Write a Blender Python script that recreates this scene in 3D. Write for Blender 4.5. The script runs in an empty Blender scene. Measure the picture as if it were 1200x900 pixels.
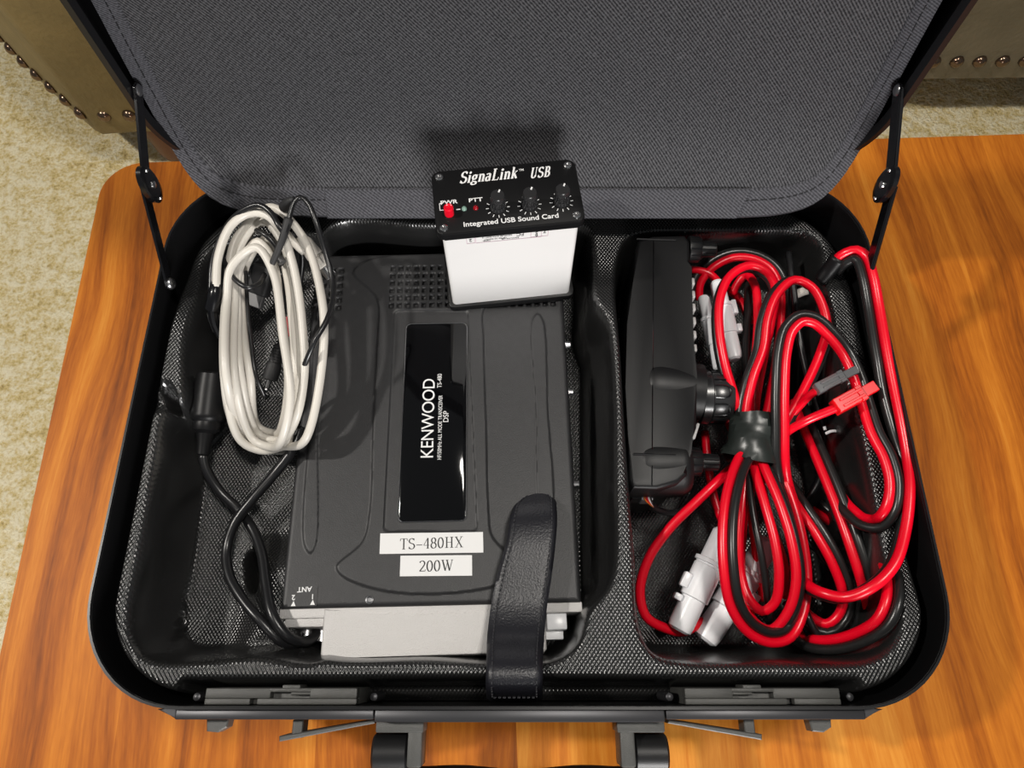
import bpy, bmesh, math, random
import numpy as np
from mathutils import Vector, Matrix

random.seed(7)
S = bpy.context.scene
COL = S.collection

# ------------------------------------------------------------------ camera
F_PX = 832.0
PITCH = math.radians(67.96)
CAM_Z = 0.505
cam_d = bpy.data.cameras.new('camera')
cam_d.sensor_width = 36.0
cam_d.lens = 36.0 * F_PX / 1200.0
cam_d.clip_start = 0.02
cam = bpy.data.objects.new('camera', cam_d)
COL.objects.link(cam)
cam.location = (0, 0, CAM_Z)
cam.rotation_euler = (math.radians(90) - PITCH, 0, 0)
S.camera = cam

# ------------------------------------------------------------------ world, lamps, exposure
S.view_settings.view_transform = 'Standard'
S.view_settings.look = 'None'
S.view_settings.gamma = 1.0
S.view_settings.use_curve_mapping = False
S.view_settings.exposure = 0.0
w = bpy.data.worlds.new('room_light')
S.world = w
w.use_nodes = True
w.node_tree.nodes['Background'].inputs[0].default_value = (0.92, 0.97, 1.0, 1)
w.node_tree.nodes['Background'].inputs[1].default_value = 0.11


def point_lamp(name, loc, watts, radius, color):
    d = bpy.data.lights.new(name, 'POINT')
    d.energy = watts
    d.shadow_soft_size = radius
    d.color = color
    o = bpy.data.objects.new(name, d)
    o.location = loc
    COL.objects.link(o)
    return o


def area_lamp(name, loc, target, watts, size, color):
    d = bpy.data.lights.new(name, 'AREA')
    d.shape = 'DISK'
    d.size = size
    d.energy = watts
    d.color = color
    o = bpy.data.objects.new(name, d)
    o.location = loc
    o.rotation_euler = (Vector(target) - Vector(loc)).to_track_quat('-Z', 'Y').to_euler()
    COL.objects.link(o)
    return o


point_lamp('side_lamp_light', (-1.50, 0.27, 1.88), 122, 0.055, (1.0, 0.95, 0.88))
area_lamp('front_lamp_light', (0.27, -1.12, 0.30), (0, 0.30, 0.16), 21, 0.40, (1.0, 0.98, 0.96))
area_lamp('ceiling_lamp_light', (0.38, 0.25, 1.95), (0.10, 0.14, 0), 18, 0.30, (1.0, 0.95, 0.88))


# ------------------------------------------------------------------ pixel measurements to places in the room
def ray(px, py):
    u, v = (px - 600) / F_PX, (450 - py) / F_PX
    s, c = math.sin(PITCH), math.cos(PITCH)
    return Vector((u, c + v * s, -s + v * c))


def P(px, py, z):
    d = ray(px, py)
    return Vector((0, 0, CAM_Z)) + d * ((z - CAM_Z) / d.z)


# ------------------------------------------------------------------ materials
def mat(name, color, rough=0.5, metal=0.0, spec=0.5, coat=0.0, **kw):
    m = bpy.data.materials.new(name)
    m.use_nodes = True
    b = m.node_tree.nodes['Principled BSDF']
    b.inputs['Base Color'].default_value = (*color, 1)
    b.inputs['Roughness'].default_value = rough
    b.inputs['Metallic'].default_value = metal
    b.inputs['Specular IOR Level'].default_value = spec
    b.inputs['Coat Weight'].default_value = coat
    for k, v in kw.items():
        b.inputs[k].default_value = v
    return m


class NT:
    """small helper to write node graphs"""
    def __init__(self, m):
        self.t = m.node_tree
        self.b = self.t.nodes['Principled BSDF']

    def n(self, kind, **ins):
        nd = self.t.nodes.new(kind)
        for k, v in ins.items():
            if k.startswith('_'):
                setattr(nd, k[1:], v)
        return nd

    def link(self, a, b):
        self.t.links.new(a, b)

    def math(self, op, a, b=None):
        nd = self.t.nodes.new('ShaderNodeMath')
        nd.operation = op
        for i, v in enumerate((a, b)):
            if v is None:
                continue
            if isinstance(v, (int, float)):
                nd.inputs[i].default_value = v
            else:
                self.link(v, nd.inputs[i])
        return nd.outputs[0]

    def coords(self, kind='Object'):
        tc = self.t.nodes.new('ShaderNodeTexCoord')
        return tc.outputs[kind]

    def sep(self, v):
        s = self.t.nodes.new('ShaderNodeSeparateXYZ')
        self.link(v, s.inputs[0])
        return s.outputs

    def mapping(self, v, scale=(1, 1, 1), rot=(0, 0, 0)):
        mp = self.t.nodes.new('ShaderNodeMapping')
        mp.inputs['Scale'].default_value = scale
        mp.inputs['Rotation'].default_value = rot
        self.link(v, mp.inputs[0])
        return mp.outputs[0]

    def noise(self, v, scale, detail=3, rough=0.5):
        nd = self.t.nodes.new('ShaderNodeTexNoise')
        nd.inputs['Scale'].default_value = scale
        nd.inputs['Detail'].default_value = detail
        nd.inputs['Roughness'].default_value = rough
        self.link(v, nd.inputs['Vector'])
        return nd.outputs[0]

    def ramp(self, fac, stops):
        r = self.t.nodes.new('ShaderNodeValToRGB')
        e = r.color_ramp.elements
        while len(e) < len(stops):
            e.new(0.5)
        for k, (p, c) in enumerate(stops):
            e[k].position = p
            e[k].color = (*c, 1)
        self.link(fac, r.inputs[0])
        return r.outputs[0]

    def bump(self, h, dist, strength=1.0):
        b = self.t.nodes.new('ShaderNodeBump')
        b.inputs['Distance'].default_value = dist
        b.inputs['Strength'].default_value = strength
        self.link(h, b.inputs['Height'])
        self.link(b.outputs[0], self.b.inputs['Normal'])


def srgb(r, g, b):
    f = lambda c: (c / 255 / 12.92) if c / 255 <= 0.04045 else ((c / 255 + 0.055) / 1.055) ** 2.4
    return (f(r), f(g), f(b))


M = {}
M['black_gloss'] = mat('black_gloss', (0.005, 0.005, 0.006), 0.22, spec=0.4)
M['black_satin'] = mat('black_satin', (0.006, 0.006, 0.0065), 0.40, spec=0.22)
M['black_matte'] = mat('black_matte', (0.018, 0.018, 0.019), 0.6)
M['rim'] = mat('rim_black', (0.008, 0.008, 0.009), 0.30, spec=0.35)
M['rim_metal'] = mat('rim_metal', (0.05, 0.05, 0.054), 0.38, 0.6)
M['grey_plastic'] = mat('grey_plastic', (0.055, 0.055, 0.056), 0.45)
M['chrome'] = mat('chrome', (0.72, 0.72, 0.72), 0.22, 1.0)
M['steel'] = mat('steel', (0.45, 0.45, 0.46), 0.3, 1.0)
M['white_label'] = mat('white_label', srgb(238, 238, 238), 0.5)
M['ink'] = mat('ink', (0.012, 0.012, 0.012), 0.6)
M['print_white'] = mat('print_white', (0.85, 0.85, 0.85), 0.5)
M['print_pink'] = mat('print_pink', srgb(206, 178, 190), 0.6)
M['box_white'] = mat('box_white', srgb(236, 234, 232), 0.42)
M['cable_white'] = mat('cable_white', srgb(206, 201, 192), 0.38)
M['red'] = mat('wire_red', srgb(232, 2, 34), 0.30)
M['wire_black'] = mat('wire_black', (0.013, 0.013, 0.013), 0.3)
M['cable_black'] = mat('cable_black', (0.010, 0.010, 0.011), 0.3)
M['red_plastic'] = mat('red_plastic', srgb(225, 12, 22), 0.28)
M['red_button'] = mat('red_button', srgb(228, 12, 40), 0.25)
M['led_green'] = mat('led_green', srgb(120, 150, 138), 0.2)
M['led_red'] = mat('led_red', srgb(140, 10, 24), 0.15)
M['clear_grey'] = mat('smoky_clear', (0.10, 0.10, 0.105), 0.12, spec=0.7)
M['milky'] = mat('milky_plastic', srgb(240, 241, 244), 0.3, **{'Subsurface Weight': 0.15, 'Subsurface Radius': (0.004, 0.004, 0.004)})
M['tape'] = mat('electrical_tape', (0.016, 0.020, 0.018), 0.32)
M['name_plate'] = mat('name_plate', (0.003, 0.003, 0.0035), 0.06)
M['stitch'] = mat('stitch', (0.035, 0.035, 0.04), 0.7)
M['stitch_dark'] = mat('stitch_dark', (0.006, 0.006, 0.008), 0.8)
M['usb_grey'] = mat('usb_grey', (0.14, 0.14, 0.14), 0.45, 0.5)
M['knob_black'] = mat('knob_black', (0.02, 0.02, 0.021), 0.27, spec=0.7)
M['orange'] = mat('wire_orange', srgb(220, 120, 30), 0.4)
M['wood_dark'] = mat('wood_dark', srgb(92, 50, 26), 0.45)
M['nail'] = mat('nail_bronze', srgb(120, 100, 84), 0.22, 0.9)


def weave_material():
    m = mat('weave_plastic', (0.014, 0.014, 0.014), 0.27, spec=1.0)
    t = NT(m)
    x, y, z = t.sep(t.coords())
    a = t.math('COSINE', t.math('MULTIPLY', x, 2 * math.pi / 0.0023))
    b = t.math('COSINE', t.math('MULTIPLY', y, math.pi / 0.0016))
    h = t.math('MULTIPLY', a, b)
    # the emboss is drawn out and lost on the steep walls
    geo = t.t.nodes.new('ShaderNodeNewGeometry')
    nz = t.sep(geo.outputs['Normal'])[2]
    flat = t.math('POWER', t.math('MAXIMUM', nz, 0.0), 1.6)
    h = t.math('MULTIPLY', h, flat)
    t.bump(h, 0.00024, 1.0)
    return m


M['weave'] = weave_material()


def fabric_material(name, c0, c1, pitch, ang, bump=0.0003):
    m = mat(name, c0, 0.85, spec=0.25)
    t = NT(m)
    x, y, z = t.sep(t.coords())
    ca, sa = math.cos(ang), math.sin(ang)
    u = t.math('ADD', t.math('MULTIPLY', x, ca), t.math('MULTIPLY', z, sa))
    v = t.math('SUBTRACT', t.math('MULTIPLY', z, ca), t.math('MULTIPLY', x, sa))
    k = 2 * math.pi / pitch
    s1 = t.math('SINE', t.math('MULTIPLY', u, k))
    s2 = t.math('SINE', t.math('MULTIPLY', v, k * 0.55))
    nz = t.noise(t.coords(), 900, 2)
    h = t.math('ADD', t.math('MULTIPLY', s1, 0.30), t.math('MULTIPLY', s2, 0.06))
    h = t.math('ADD', h, nz)
    col = t.ramp(h, [(0.15, c0), (0.95, c1)])
    t.link(col, t.b.inputs['Base Color'])
    t.bump(h, bump, 0.8)
    return m


M['lining'] = fabric_material('lining_fabric', (0.010, 0.010, 0.012), (0.105, 0.105, 0.112), 0.0016, math.radians(42))
M['binding'] = fabric_material('binding_fabric', (0.025, 0.025, 0.029), (0.098, 0.098, 0.110), 0.0014, math.radians(60), 0.0002)


def noise_bump(name, color, rough, scale, dist, spec=0.5, var=0.0, metal=0.0, detail=3):
    m = mat(name, color, rough, metal, spec)
    t = NT(m)
    nz = t.noise(t.coords(), scale, detail)
    t.bump(nz, dist, 1.0)
    if var:
        n2 = t.noise(t.coords(), scale * 0.12, 4)
        c = t.ramp(n2, [(0.3, tuple(k * (1 - var) for k in color)), (0.7, tuple(min(1, k * (1 + var)) for k in color))])
        t.link(c, t.b.inputs['Base Color'])
    return m


M['radio_black'] = noise_bump('radio_black_paint', (0.026, 0.026, 0.0275), 0.46, 1500, 0.00012, var=0.08)
M['cast_silver'] = noise_bump('cast_silver', (0.60, 0.585, 0.575), 0.55, 1600, 0.00035, metal=0.25)
M['leather_strap'] = noise_bump('strap_leather', (0.012, 0.012, 0.016), 0.36, 900, 0.00025, 0.5)
M['latch_grey'] = noise_bump('latch_grey', (0.060, 0.060, 0.056), 0.42, 2200, 0.00016)
M['housing'] = noise_bump('housing_plastic', (0.007, 0.007, 0.0075), 0.42, 2400, 0.00006, 0.35)
M['leather'] = noise_bump('tan_leather', srgb(120, 103, 66), 0.5, 140, 0.0012, 0.4, var=0.16)
M['leather_daylit'] = noise_bump('daylit_tan_leather', srgb(116, 108, 90), 0.5, 140, 0.0012, 0.4, var=0.14)  # tan leather for the sofa, the grey of daylight mixed into its colour


def carpet_material():
    m = mat('carpet', srgb(205, 188, 140), 0.95, spec=0.1)
    t = NT(m)
    co = t.coords()
    n1 = t.noise(co, 190, 5, 0.7)
    n2 = t.noise(co, 55, 4, 0.6)
    n3 = t.noise(co, 9, 3, 0.5)
    h = t.math('ADD', t.math('MULTIPLY', n1, 0.6), t.math('MULTIPLY', n2, 0.55))
    h2 = t.math('ADD', h, t.math('MULTIPLY', n3, 0.16))
    c = t.ramp(h2, [(0.44, srgb(150, 126, 78)), (0.58, srgb(220, 198, 138)), (0.74, srgb(246, 236, 204))])
    t.link(c, t.b.inputs['Base Color'])
    t.bump(h, 0.010, 1.0)
    return m


M['carpet'] = carpet_material()


def wood_material():
    m = mat('walnut_veneer', (0.4, 0.2, 0.08), 0.5, spec=0.2)
    t = NT(m)
    co = t.coords()
    x, y, z = t.sep(co)
    # veneer leaves, each about 13 cm wide and with a tone of its own
    leaf = t.math('FLOOR', t.math('DIVIDE', t.math('ADD', x, 0.043), 0.128))
    wn = t.t.nodes.new('ShaderNodeTexWhiteNoise')
    wn.noise_dimensions = '1D'
    t.link(t.math('ADD', leaf, 11.3), wn.inputs['W'])
    tone = wn.outputs[0]
    cmb = t.t.nodes.new('ShaderNodeCombineXYZ')
    wob = t.noise(t.mapping(co, (3, 1.6, 1)), 2.0, 2)
    xx = t.math('ADD', x, t.math('MULTIPLY', wob, 0.05))
    t.link(t.math('ADD', xx, t.math('MULTIPLY', leaf, 3.7)), cmb.inputs[0])
    t.link(y, cmb.inputs[1])
    v = cmb.outputs[0]
    g1 = t.noise(t.mapping(v, (34, 1.2, 1)), 1.0, 4, 0.6)
    g2 = t.noise(t.mapping(v, (150, 5, 1)), 1.0, 3, 0.6)
    g3 = t.noise(t.mapping(v, (620, 55, 1)), 1.0, 2, 0.6)
    h = t.math('ADD', t.math('MULTIPLY', g1, 0.62), t.math('MULTIPLY', g2, 0.30))
    h = t.math('ADD', h, t.math('MULTIPLY', g3, 0.14))
    h = t.math('ADD', h, t.math('MULTIPLY', t.math('SUBTRACT', tone, 0.5), 0.13))
    c = t.ramp(h, [(0.34, srgb(104, 48, 8)), (0.47, srgb(164, 88, 18)), (0.58, srgb(194, 114, 30)), (0.75, srgb(222, 150, 58))])
    t.link(c, t.b.inputs['Base Color'])
    t.bump(g3, 0.00015, 0.6)
    return m


M['wood'] = wood_material()

# ------------------------------------------------------------------ building helpers
MW = {}


def root(name, label, cat, mtx=None, group=None):
    o = bpy.data.objects.new(name, None)
    o.empty_display_size = 0.02
    COL.objects.link(o)
    mtx = mtx or Matrix()
    o.matrix_world = mtx
    o.location, o.rotation_euler = mtx.to_translation(), mtx.to_euler()
    MW[o.name] = mtx.copy()
    o['label'] = label
    o['category'] = cat
    if group:
        o['group'] = group
    return o


def T(x, y, z):
    return Matrix.Translation((x, y, z))


class G:
    """collects geometry for ONE mesh object"""
    def __init__(self):
        self.bm = bmesh.new()

    def raw(self, verts, faces, mtx=None):
        vs = [self.bm.verts.new(mtx @ Vector(v) if mtx else Vector(v)) for v in verts]
        for f in faces:
            try:
                self.bm.faces.new([vs[i] for i in f])
            except ValueError:
                pass
        return vs

    def merge(self, other, mtx=None):
        other.verts.index_update()
        self.raw([v.co for v in other.verts], [[v.index for v in f.verts] for f in other.faces], mtx)
        other.free()

    def box(self, c, s, mtx=None, bev=0.0, seg=2):
        b = bmesh.new()
        bmesh.ops.create_cube(b, size=1.0)
        for v in b.verts:
            v.co = Vector((v.co.x * s[0] + c[0], v.co.y * s[1] + c[1], v.co.z * s[2] + c[2]))
        if bev:
            bmesh.ops.bevel(b, geom=b.edges[:], offset=bev, segments=seg, affect='EDGES', profile=0.5)
        self.merge(b, mtx)
        return self

    def prism(self, poly, z0, z1, bev=0.0, seg=2, mtx=None, both=False):
        b = bmesh.new()
        a = sum(poly[i - 1][0] * poly[i][1] - poly[i][0] * poly[i - 1][1] for i in range(len(poly)))
        if a < 0:
            poly = poly[::-1]
        lo = [b.verts.new((p[0], p[1], z0)) for p in poly]
        hi = [b.verts.new((p[0], p[1], z1)) for p in poly]
        n = len(poly)
        b.faces.new(lo[::-1])
        b.faces.new(hi)
        for i in range(n):
            b.faces.new((lo[i], lo[(i + 1) % n], hi[(i + 1) % n], hi[i]))
        if bev:
            b.edges.ensure_lookup_table()
            es = [e for e in b.edges if all(abs(v.co.z - z1) < 1e-7 for v in e.verts)
                  or (both and all(abs(v.co.z - z0) < 1e-7 for v in e.verts))]
            bmesh.ops.bevel(b, geom=es, offset=bev, segments=seg, affect='EDGES', profile=0.5)
        self.merge(b, mtx)
        return self

    def lathe(self, prof, mtx=None, n=24, flute=0, amp=0.0):
        """profile (radius, z) turned round local z"""
        verts, faces = [], []
        for r, z in prof:
            for i in range(n):
                a = 2 * math.pi * i / n
                rr = r * (1 + (amp * (1 if (i * flute // n * 2 + 0) % 2 == 0 and (i * flute * 2 // n) % 2 == 0 else 0) if flute else 0))
                verts.append((rr * math.cos(a), rr * math.sin(a), z))
        for k in range(len(prof) - 1):
            for i in range(n):
                j = (i + 1) % n
                faces.append((k * n + i, k * n + j, (k + 1) * n + j, (k + 1) * n + i))
        faces.append(tuple(range(n))[::-1])
        faces.append(tuple((len(prof) - 1) * n + i for i in range(n)))
        self.raw(verts, faces, mtx)
        return self

    def tube(self, pts, r, n=10, step=0.003, radii=None, flat=1.0):
        pts = smooth_path(pts, step) if step else [Vector(p) for p in pts]
        m = len(pts)
        if m < 2:
            return self
        t0 = (pts[1] - pts[0]).normalized()
        up = Vector((0, 0, 1)) if abs(t0.z) < 0.9 else Vector((1, 0, 0))
        nrm = (up - t0 * up.dot(t0)).normalized()
        verts, faces = [], []
        for k in range(m):
            t = (pts[min(k + 1, m - 1)] - pts[max(k - 1, 0)])
            t = t.normalized() if t.length > 1e-9 else t0
            nrm = (nrm - t * nrm.dot(t))
            nrm = nrm.normalized() if nrm.length > 1e-6 else t.orthogonal().normalized()
            bi = t.cross(nrm)
            rr = r if radii is None else np.interp(k / (m - 1), [q[0] for q in radii], [q[1] for q in radii])
            for i in range(n):
                a = 2 * math.pi * i / n
                verts.append(pts[k] + nrm * (math.cos(a) * rr * flat) + bi * (math.sin(a) * rr))
        for k in range(m - 1):
            for i in range(n):
                j = (i + 1) % n
                faces.append((k * n + i, k * n + j, (k + 1) * n + j, (k + 1) * n + i))
        faces.append(tuple(range(n))[::-1])
        faces.append(tuple((m - 1) * n + i for i in range(n)))
        self.raw(verts, faces)
        return self

    def build(self, name, m, parent=None, local=False, smooth=35, label=None, kind=None):
        bm = self.bm
        if parent is not None and not local:
            bm.transform(MW[parent.name].inverted())
        bmesh.ops.recalc_face_normals(bm, faces=bm.faces[:])
        me = bpy.data.meshes.new(name)
        bm.to_mesh(me)
        bm.free()
        me.materials.append(m)
        return link_mesh(name, me, parent, smooth, label, kind)


def link_mesh(name, me, parent=None, smooth=35, label=None, kind=None):
    if smooth:
        me.polygons.foreach_set('use_smooth', [True] * len(me.polygons))
        if smooth < 180:
            me.set_sharp_from_angle(angle=math.radians(smooth))
    o = bpy.data.objects.new(name, me)
    COL.objects.link(o)
    if parent is not None:
        o.parent = parent
        MW[o.name] = MW[parent.name].copy()
    else:
        MW[o.name] = Matrix()
    if label:
        o['label'] = label
    if kind:
        o['kind'] = kind
    return o


def smooth_path(pts, step):
    pts = [Vector(p) for p in pts]
    if len(pts) == 2:
        n = max(2, int((pts[1] - pts[0]).length / step))
        return [pts[0].lerp(pts[1], i / n) for i in range(n + 1)]
    q = [pts[0] * 2 - pts[1]] + pts + [pts[-1] * 2 - pts[-2]]
    out = []
    for i in range(1, len(q) - 2):
        a, b, c, d = q[i - 1], q[i], q[i + 1], q[i + 2]
        ta, tb, tc = (max((b - a).length, 1e-5) ** .5, max((c - b).length, 1e-5) ** .5, max((d - c).length, 1e-5) ** .5)
        m1 = (b - a) / ta - (c - a) / (ta + tb) + (c - b) / tb
        m2 = (c - b) / tb - (d - b) / (tb + tc) + (d - c) / tc
        m1, m2 = m1 * tb, m2 * tb
        n = max(2, int((c - b).length / step))
        for k in range(n):
            t = k / n
            t2, t3 = t * t, t * t * t
            out.append(b * (2 * t3 - 3 * t2 + 1) + m1 * (t3 - 2 * t2 + t) + c * (-2 * t3 + 3 * t2) + m2 * (t3 - t2))
    out.append(pts[-1])
    return out


def frame(o, zdir, xdir=None):
    """matrix at o whose local z is zdir"""
    z = Vector(zdir).normalized()
    x = Vector(xdir) if xdir is not None else (Vector((0, 0, 1)) if abs(z.z) < 0.9 else Vector((1, 0, 0)))
    x = (x - z * x.dot(z)).normalized()
    y = z.cross(x)
    mt = Matrix((x, y, z)).transposed().to_4x4()
    mt.translation = Vector(o)
    return mt


def rrect(x0, y0, x1, y1, r, n=10):
    out = []
    for cx, cy, a0 in ((x1 - r, y1 - r, 0), (x0 + r, y1 - r, 90), (x0 + r, y0 + r, 180), (x1 - r, y0 + r, 270)):
        for k in range(n + 1):
            a = math.radians(a0 + 90 * k / n)
            out.append((cx + r * math.cos(a), cy + r * math.sin(a)))
    return out


def sdf_poly(X, Y, poly):
    """signed distance to a polygon, negative inside (arrays)"""
    d = np.full(X.shape, 1e9)
    inside = np.zeros(X.shape, bool)
    n = len(poly)
    for i in range(n):
        ax, ay = poly[i]
        bx, by = poly[(i + 1) % n]
        ex, ey = bx - ax, by - ay
        L = ex * ex + ey * ey
        if L < 1e-14:
            continue
        t = np.clip(((X - ax) * ex + (Y - ay) * ey) / L, 0, 1)
        d = np.minimum(d, (X - ax - t * ex) ** 2 + (Y - ay - t * ey) ** 2)
        cond = (ay > Y) != (by > Y)
        den = by - ay if abs(by - ay) > 1e-12 else 1e-12
        inside ^= cond & (X < (bx - ax) * (Y - ay) / den + ax)
    d = np.sqrt(d)
    return np.where(inside, -d, d)


def sstep(t):
    t = np.clip(t, 0, 1)
    return t * t * (3 - 2 * t)


def round_poly(pts, step=0.004):
    """closed smooth curve through the points"""
    v = [Vector((p[0], p[1], 0)) for p in pts]
    v = v[-2:] + v + v[:3]
    sm = smooth_path(v, step)
    # keep the middle turn only
    i0 = min(range(len(sm)), key=lambda i: (sm[i] - v[2]).length)
    i1 = max(i for i in range(len(sm)) if (sm[i] - v[-3]).length < 1e-6)
    return [(p.x, p.y) for p in sm[i0:i1]]


def grid_mesh(name, X, Y, Z, keep=None):
    ny, nx = X.shape
    idx = -np.ones(X.shape, int)
    if keep is None:
        keep = np.ones(X.shape, bool)
    idx[keep] = np.arange(keep.sum())
    co = np.stack([X[keep], Y[keep], Z[keep]], 1)
    a, b, c, d = idx[:-1, :-1], idx[:-1, 1:], idx[1:, 1:], idx[1:, :-1]
    ok = (a >= 0) & (b >= 0) & (c >= 0) & (d >= 0)
    q = np.stack([a[ok], b[ok], c[ok], d[ok]], 1)
    me = bpy.data.meshes.new(name)
    me.from_pydata(co.tolist(), [], q.tolist())
    return me


def text_mesh(name, body, size, m, parent, mtx, align='CENTER', sx=1.0, bold=0.0, shear=0.0, spacing=1.0):
    cu = bpy.data.curves.new(name, 'FONT')
    cu.body = body
    cu.size = size
    cu.align_x = align
    cu.align_y = 'CENTER'
    cu.offset = bold
    cu.shear = shear
    cu.space_character = spacing
    cu.extrude = 0.00006
    tmp = bpy.data.objects.new(name, cu)
    COL.objects.link(tmp)
    bpy.context.view_layer.update()
    me = bpy.data.meshes.new_from_object(tmp.evaluated_get(bpy.context.evaluated_depsgraph_get()))
    bpy.data.objects.remove(tmp)
    me.transform(mtx @ Matrix.Diagonal((sx, 1, 1, 1)))
    me.materials.clear()
    me.materials.append(m)
    return link_mesh(name, me, parent, 0)


# a small serif face drawn with a broad pen
def arc(cx, cy, rx, ry, a0, a1, n=14):
    return [(cx + rx * math.cos(math.radians(a0 + (a1 - a0) * k / n)), cy + ry * math.sin(math.radians(a0 + (a1 - a0) * k / n))) for k in range(n + 1)]


def bar(x0, x1, y):
    return ('t', [(x0, y), (x1, y)])


GLYPH = {
    'S': (0.56, [('p', arc(.28, .755, .20, .225, 25, 268) + arc(.28, .26, .22, .25, 88, -155)), ('t', [(.47, .98), (.47, .78)]), ('t', [(.07, .02), (.07, .24)])]),
    'i': (0.30, [('p', [(.15, .02), (.15, .64)]), bar(.04, .27, .02), bar(.05, .16, .63), ('d', (.15, .86))]),
    'g': (0.50, [('p', arc(.23, .43, .15, .19, 0, 360, 20)), ('p', arc(.24, -.08, .20, .13, 0, 360, 20)), ('t', [(.14, .25), (.10, .14), (.2, .06)]), ('t', [(.34, .56), (.47, .62)])]),
    'n': (0.56, [('p', [(.14, .02), (.14, .64)]), ('p', arc(.28, .44, .15, .19, 160, 0) + [(.43, .02)]), bar(.04, .25, .02), bar(.33, .54, .02), bar(.04, .15, .63)]),
    'a': (0.48, [('p', arc(.21, .48, .15, .15, 150, 0) + [(.36, .06), (.44, .02)]), ('p', arc(.21, .19, .15, .18, 40, 330))]),
    'L': (0.62, [('p', [(.18, .02), (.18, .98)]), bar(.05, .56, .02), bar(.05, .34, .98), ('t', [(.56, .02), (.58, .24)])]),
    'k': (0.54, [('p', [(.14, .02), (.14, .98)]), bar(.03, .25, .02), bar(.03, .14, .98), ('t', [(.14, .26), (.42, .62)]), ('p', [(.25, .40), (.46, .02)]), bar(.36, .54, .02), bar(.32, .50, .63)]),
    'U': (0.72, [('p', [(.18, .98), (.18, .30)] + arc(.36, .26, .18, .25, 180, 360)), ('t', [(.55, .26), (.55, .98)]), bar(.05, .31, .98), bar(.45, .66, .98)]),
    'B': (0.64, [('p', [(.18, .02), (.18, .98)]), ('p', [(.18, .98)] + arc(.32, .75, .16, .23, 90, -90) + [(.18, .52)]), ('p', [(.18, .52)] + arc(.34, .27, .19, .25, 90, -90) + [(.18, .02)]), bar(.05, .3, .98), bar(.05, .3, .02)]),
    'T': (0.62, [('p', [(.31, .02), (.31, .98)]), bar(.04, .58, .98), bar(.19, .43, .02), ('t', [(.04, .98), (.03, .78)]), ('t', [(.58, .98), (.59, .78)])]),
    '-': (0.56, [('q', [(.04, .36), (.52, .36)])]),
    '4': (0.52, [('p', [(.36, .02), (.36, .98)]), ('t', [(.36, .98), (.04, .32)]), bar(.04, .49, .30), bar(.26, .46, .02)]),
    '8': (0.52, [('p', arc(.26, .74, .16, .23, 0, 360, 22)), ('p', arc(.26, .26, .20, .25, 0, 360, 22))]),
    '0': (0.52, [('p', arc(.26, .49, .20, .48, 0, 360, 26))]),
    '2': (0.52, [('p', arc(.25, .73, .19, .24, 160, -20) + [(.36, .50), (.06, .04)]), ('q', [(.06, .05), (.48, .05)]), ('t', [(.48, .05), (.50, .20)])]),
    'H': (0.76, [('p', [(.18, .02), (.18, .98)]), ('p', [(.58, .02), (.58, .98)]), bar(.18, .58, .5), bar(.05, .31, .02), bar(.05, .31, .98), bar(.45, .71, .02), bar(.45, .71, .98)]),
    'X': (0.72, [('p', [(.12, .98), (.58, .02)]), ('t', [(.57, .98), (.13, .02)]), bar(.02, .26, .98), bar(.46, .68, .98), bar(.02, .24, .02), bar(.45, .70, .02)]),
    'W': (0.96, [('p', [(.12, .98), (.33, .02)]), ('t', [(.33, .02), (.50, .84)]), ('p', [(.46, .98), (.66, .02)]), ('t', [(.66, .02), (.86, .98)]), bar(.02, .24, .98), bar(.36, .58, .98), bar(.76, .94, .98)]),
    ' ': (0.34, []),
}


def pen(g, pts, wfun, mtx, z=0.0):
    n = len(pts)
    L, R = [], []
    for i in range(n):
        a, b = pts[max(i - 1, 0)], pts[min(i + 1, n - 1)]
        dx, dy = b[0] - a[0], b[1] - a[1]
        l = math.hypot(dx, dy) or 1e-9
        wd = wfun(math.atan2(dy, dx)) / 2
        nx, ny = -dy / l * wd, dx / l * wd
        L.append((pts[i][0] + nx, pts[i][1] + ny, z))
        R.append((pts[i][0] - nx, pts[i][1] - ny, z))
    faces = [(i, i + 1, n + i + 1, n + i) for i in range(n - 1)]
    g.raw(L + R, faces, mtx)


def serif_text(name, body, height, m, parent, mtx, thick=0.13, thin=0.05, shear=0.0, track=0.05, width=None):
    """centred on the local origin, baseline at -height/2"""
    adv = sum(GLYPH[c][0] + track for c in body) - track
    sx = (width / height / adv) if width else 1.0
    g = G()
    x = -adv / 2
    sc = Matrix(((height * sx, shear * height, 0, 0), (0, height, 0, 0), (0, 0, 1, 0), (0, 0, 0, 1)))
    fat = lambda a: thin + (thick - thin) * abs(math.sin(a - math.radians(12)))
    for c in body:
        wd, strokes = GLYPH[c]
        mm = mtx @ sc @ T(x, -0.5, 0)
        for k, (kind, pts) in enumerate(strokes):
            zz = k * 0.00001
            if kind == 'p':
                pen(g, pts, fat, mm, zz)
            elif kind == 't':
                pen(g, pts, lambda a: thin, mm, zz)
            elif kind == 'q':
                pen(g, pts, lambda a: thick * .62, mm, zz)
            else:
                g.raw([(p[0], p[1], zz) for p in arc(pts[0], pts[1], thick * .62, thick * .62, 0, 330, 11)], [tuple(range(12))], mm)
        x += wd + track
    return g.build(name, m, parent, local=True, smooth=0)


# ================================================================== SETTING: carpet and table
FLOOR = -0.42
g = G()
g.raw([(-3, -2.2, FLOOR), (3, -2.2, FLOOR), (3, 3.0, FLOOR), (-3, 3.0, FLOOR)], [(0, 1, 2, 3)])
floor = g.build('floor', M['carpet'], smooth=0)
floor['kind'] = 'structure'

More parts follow.
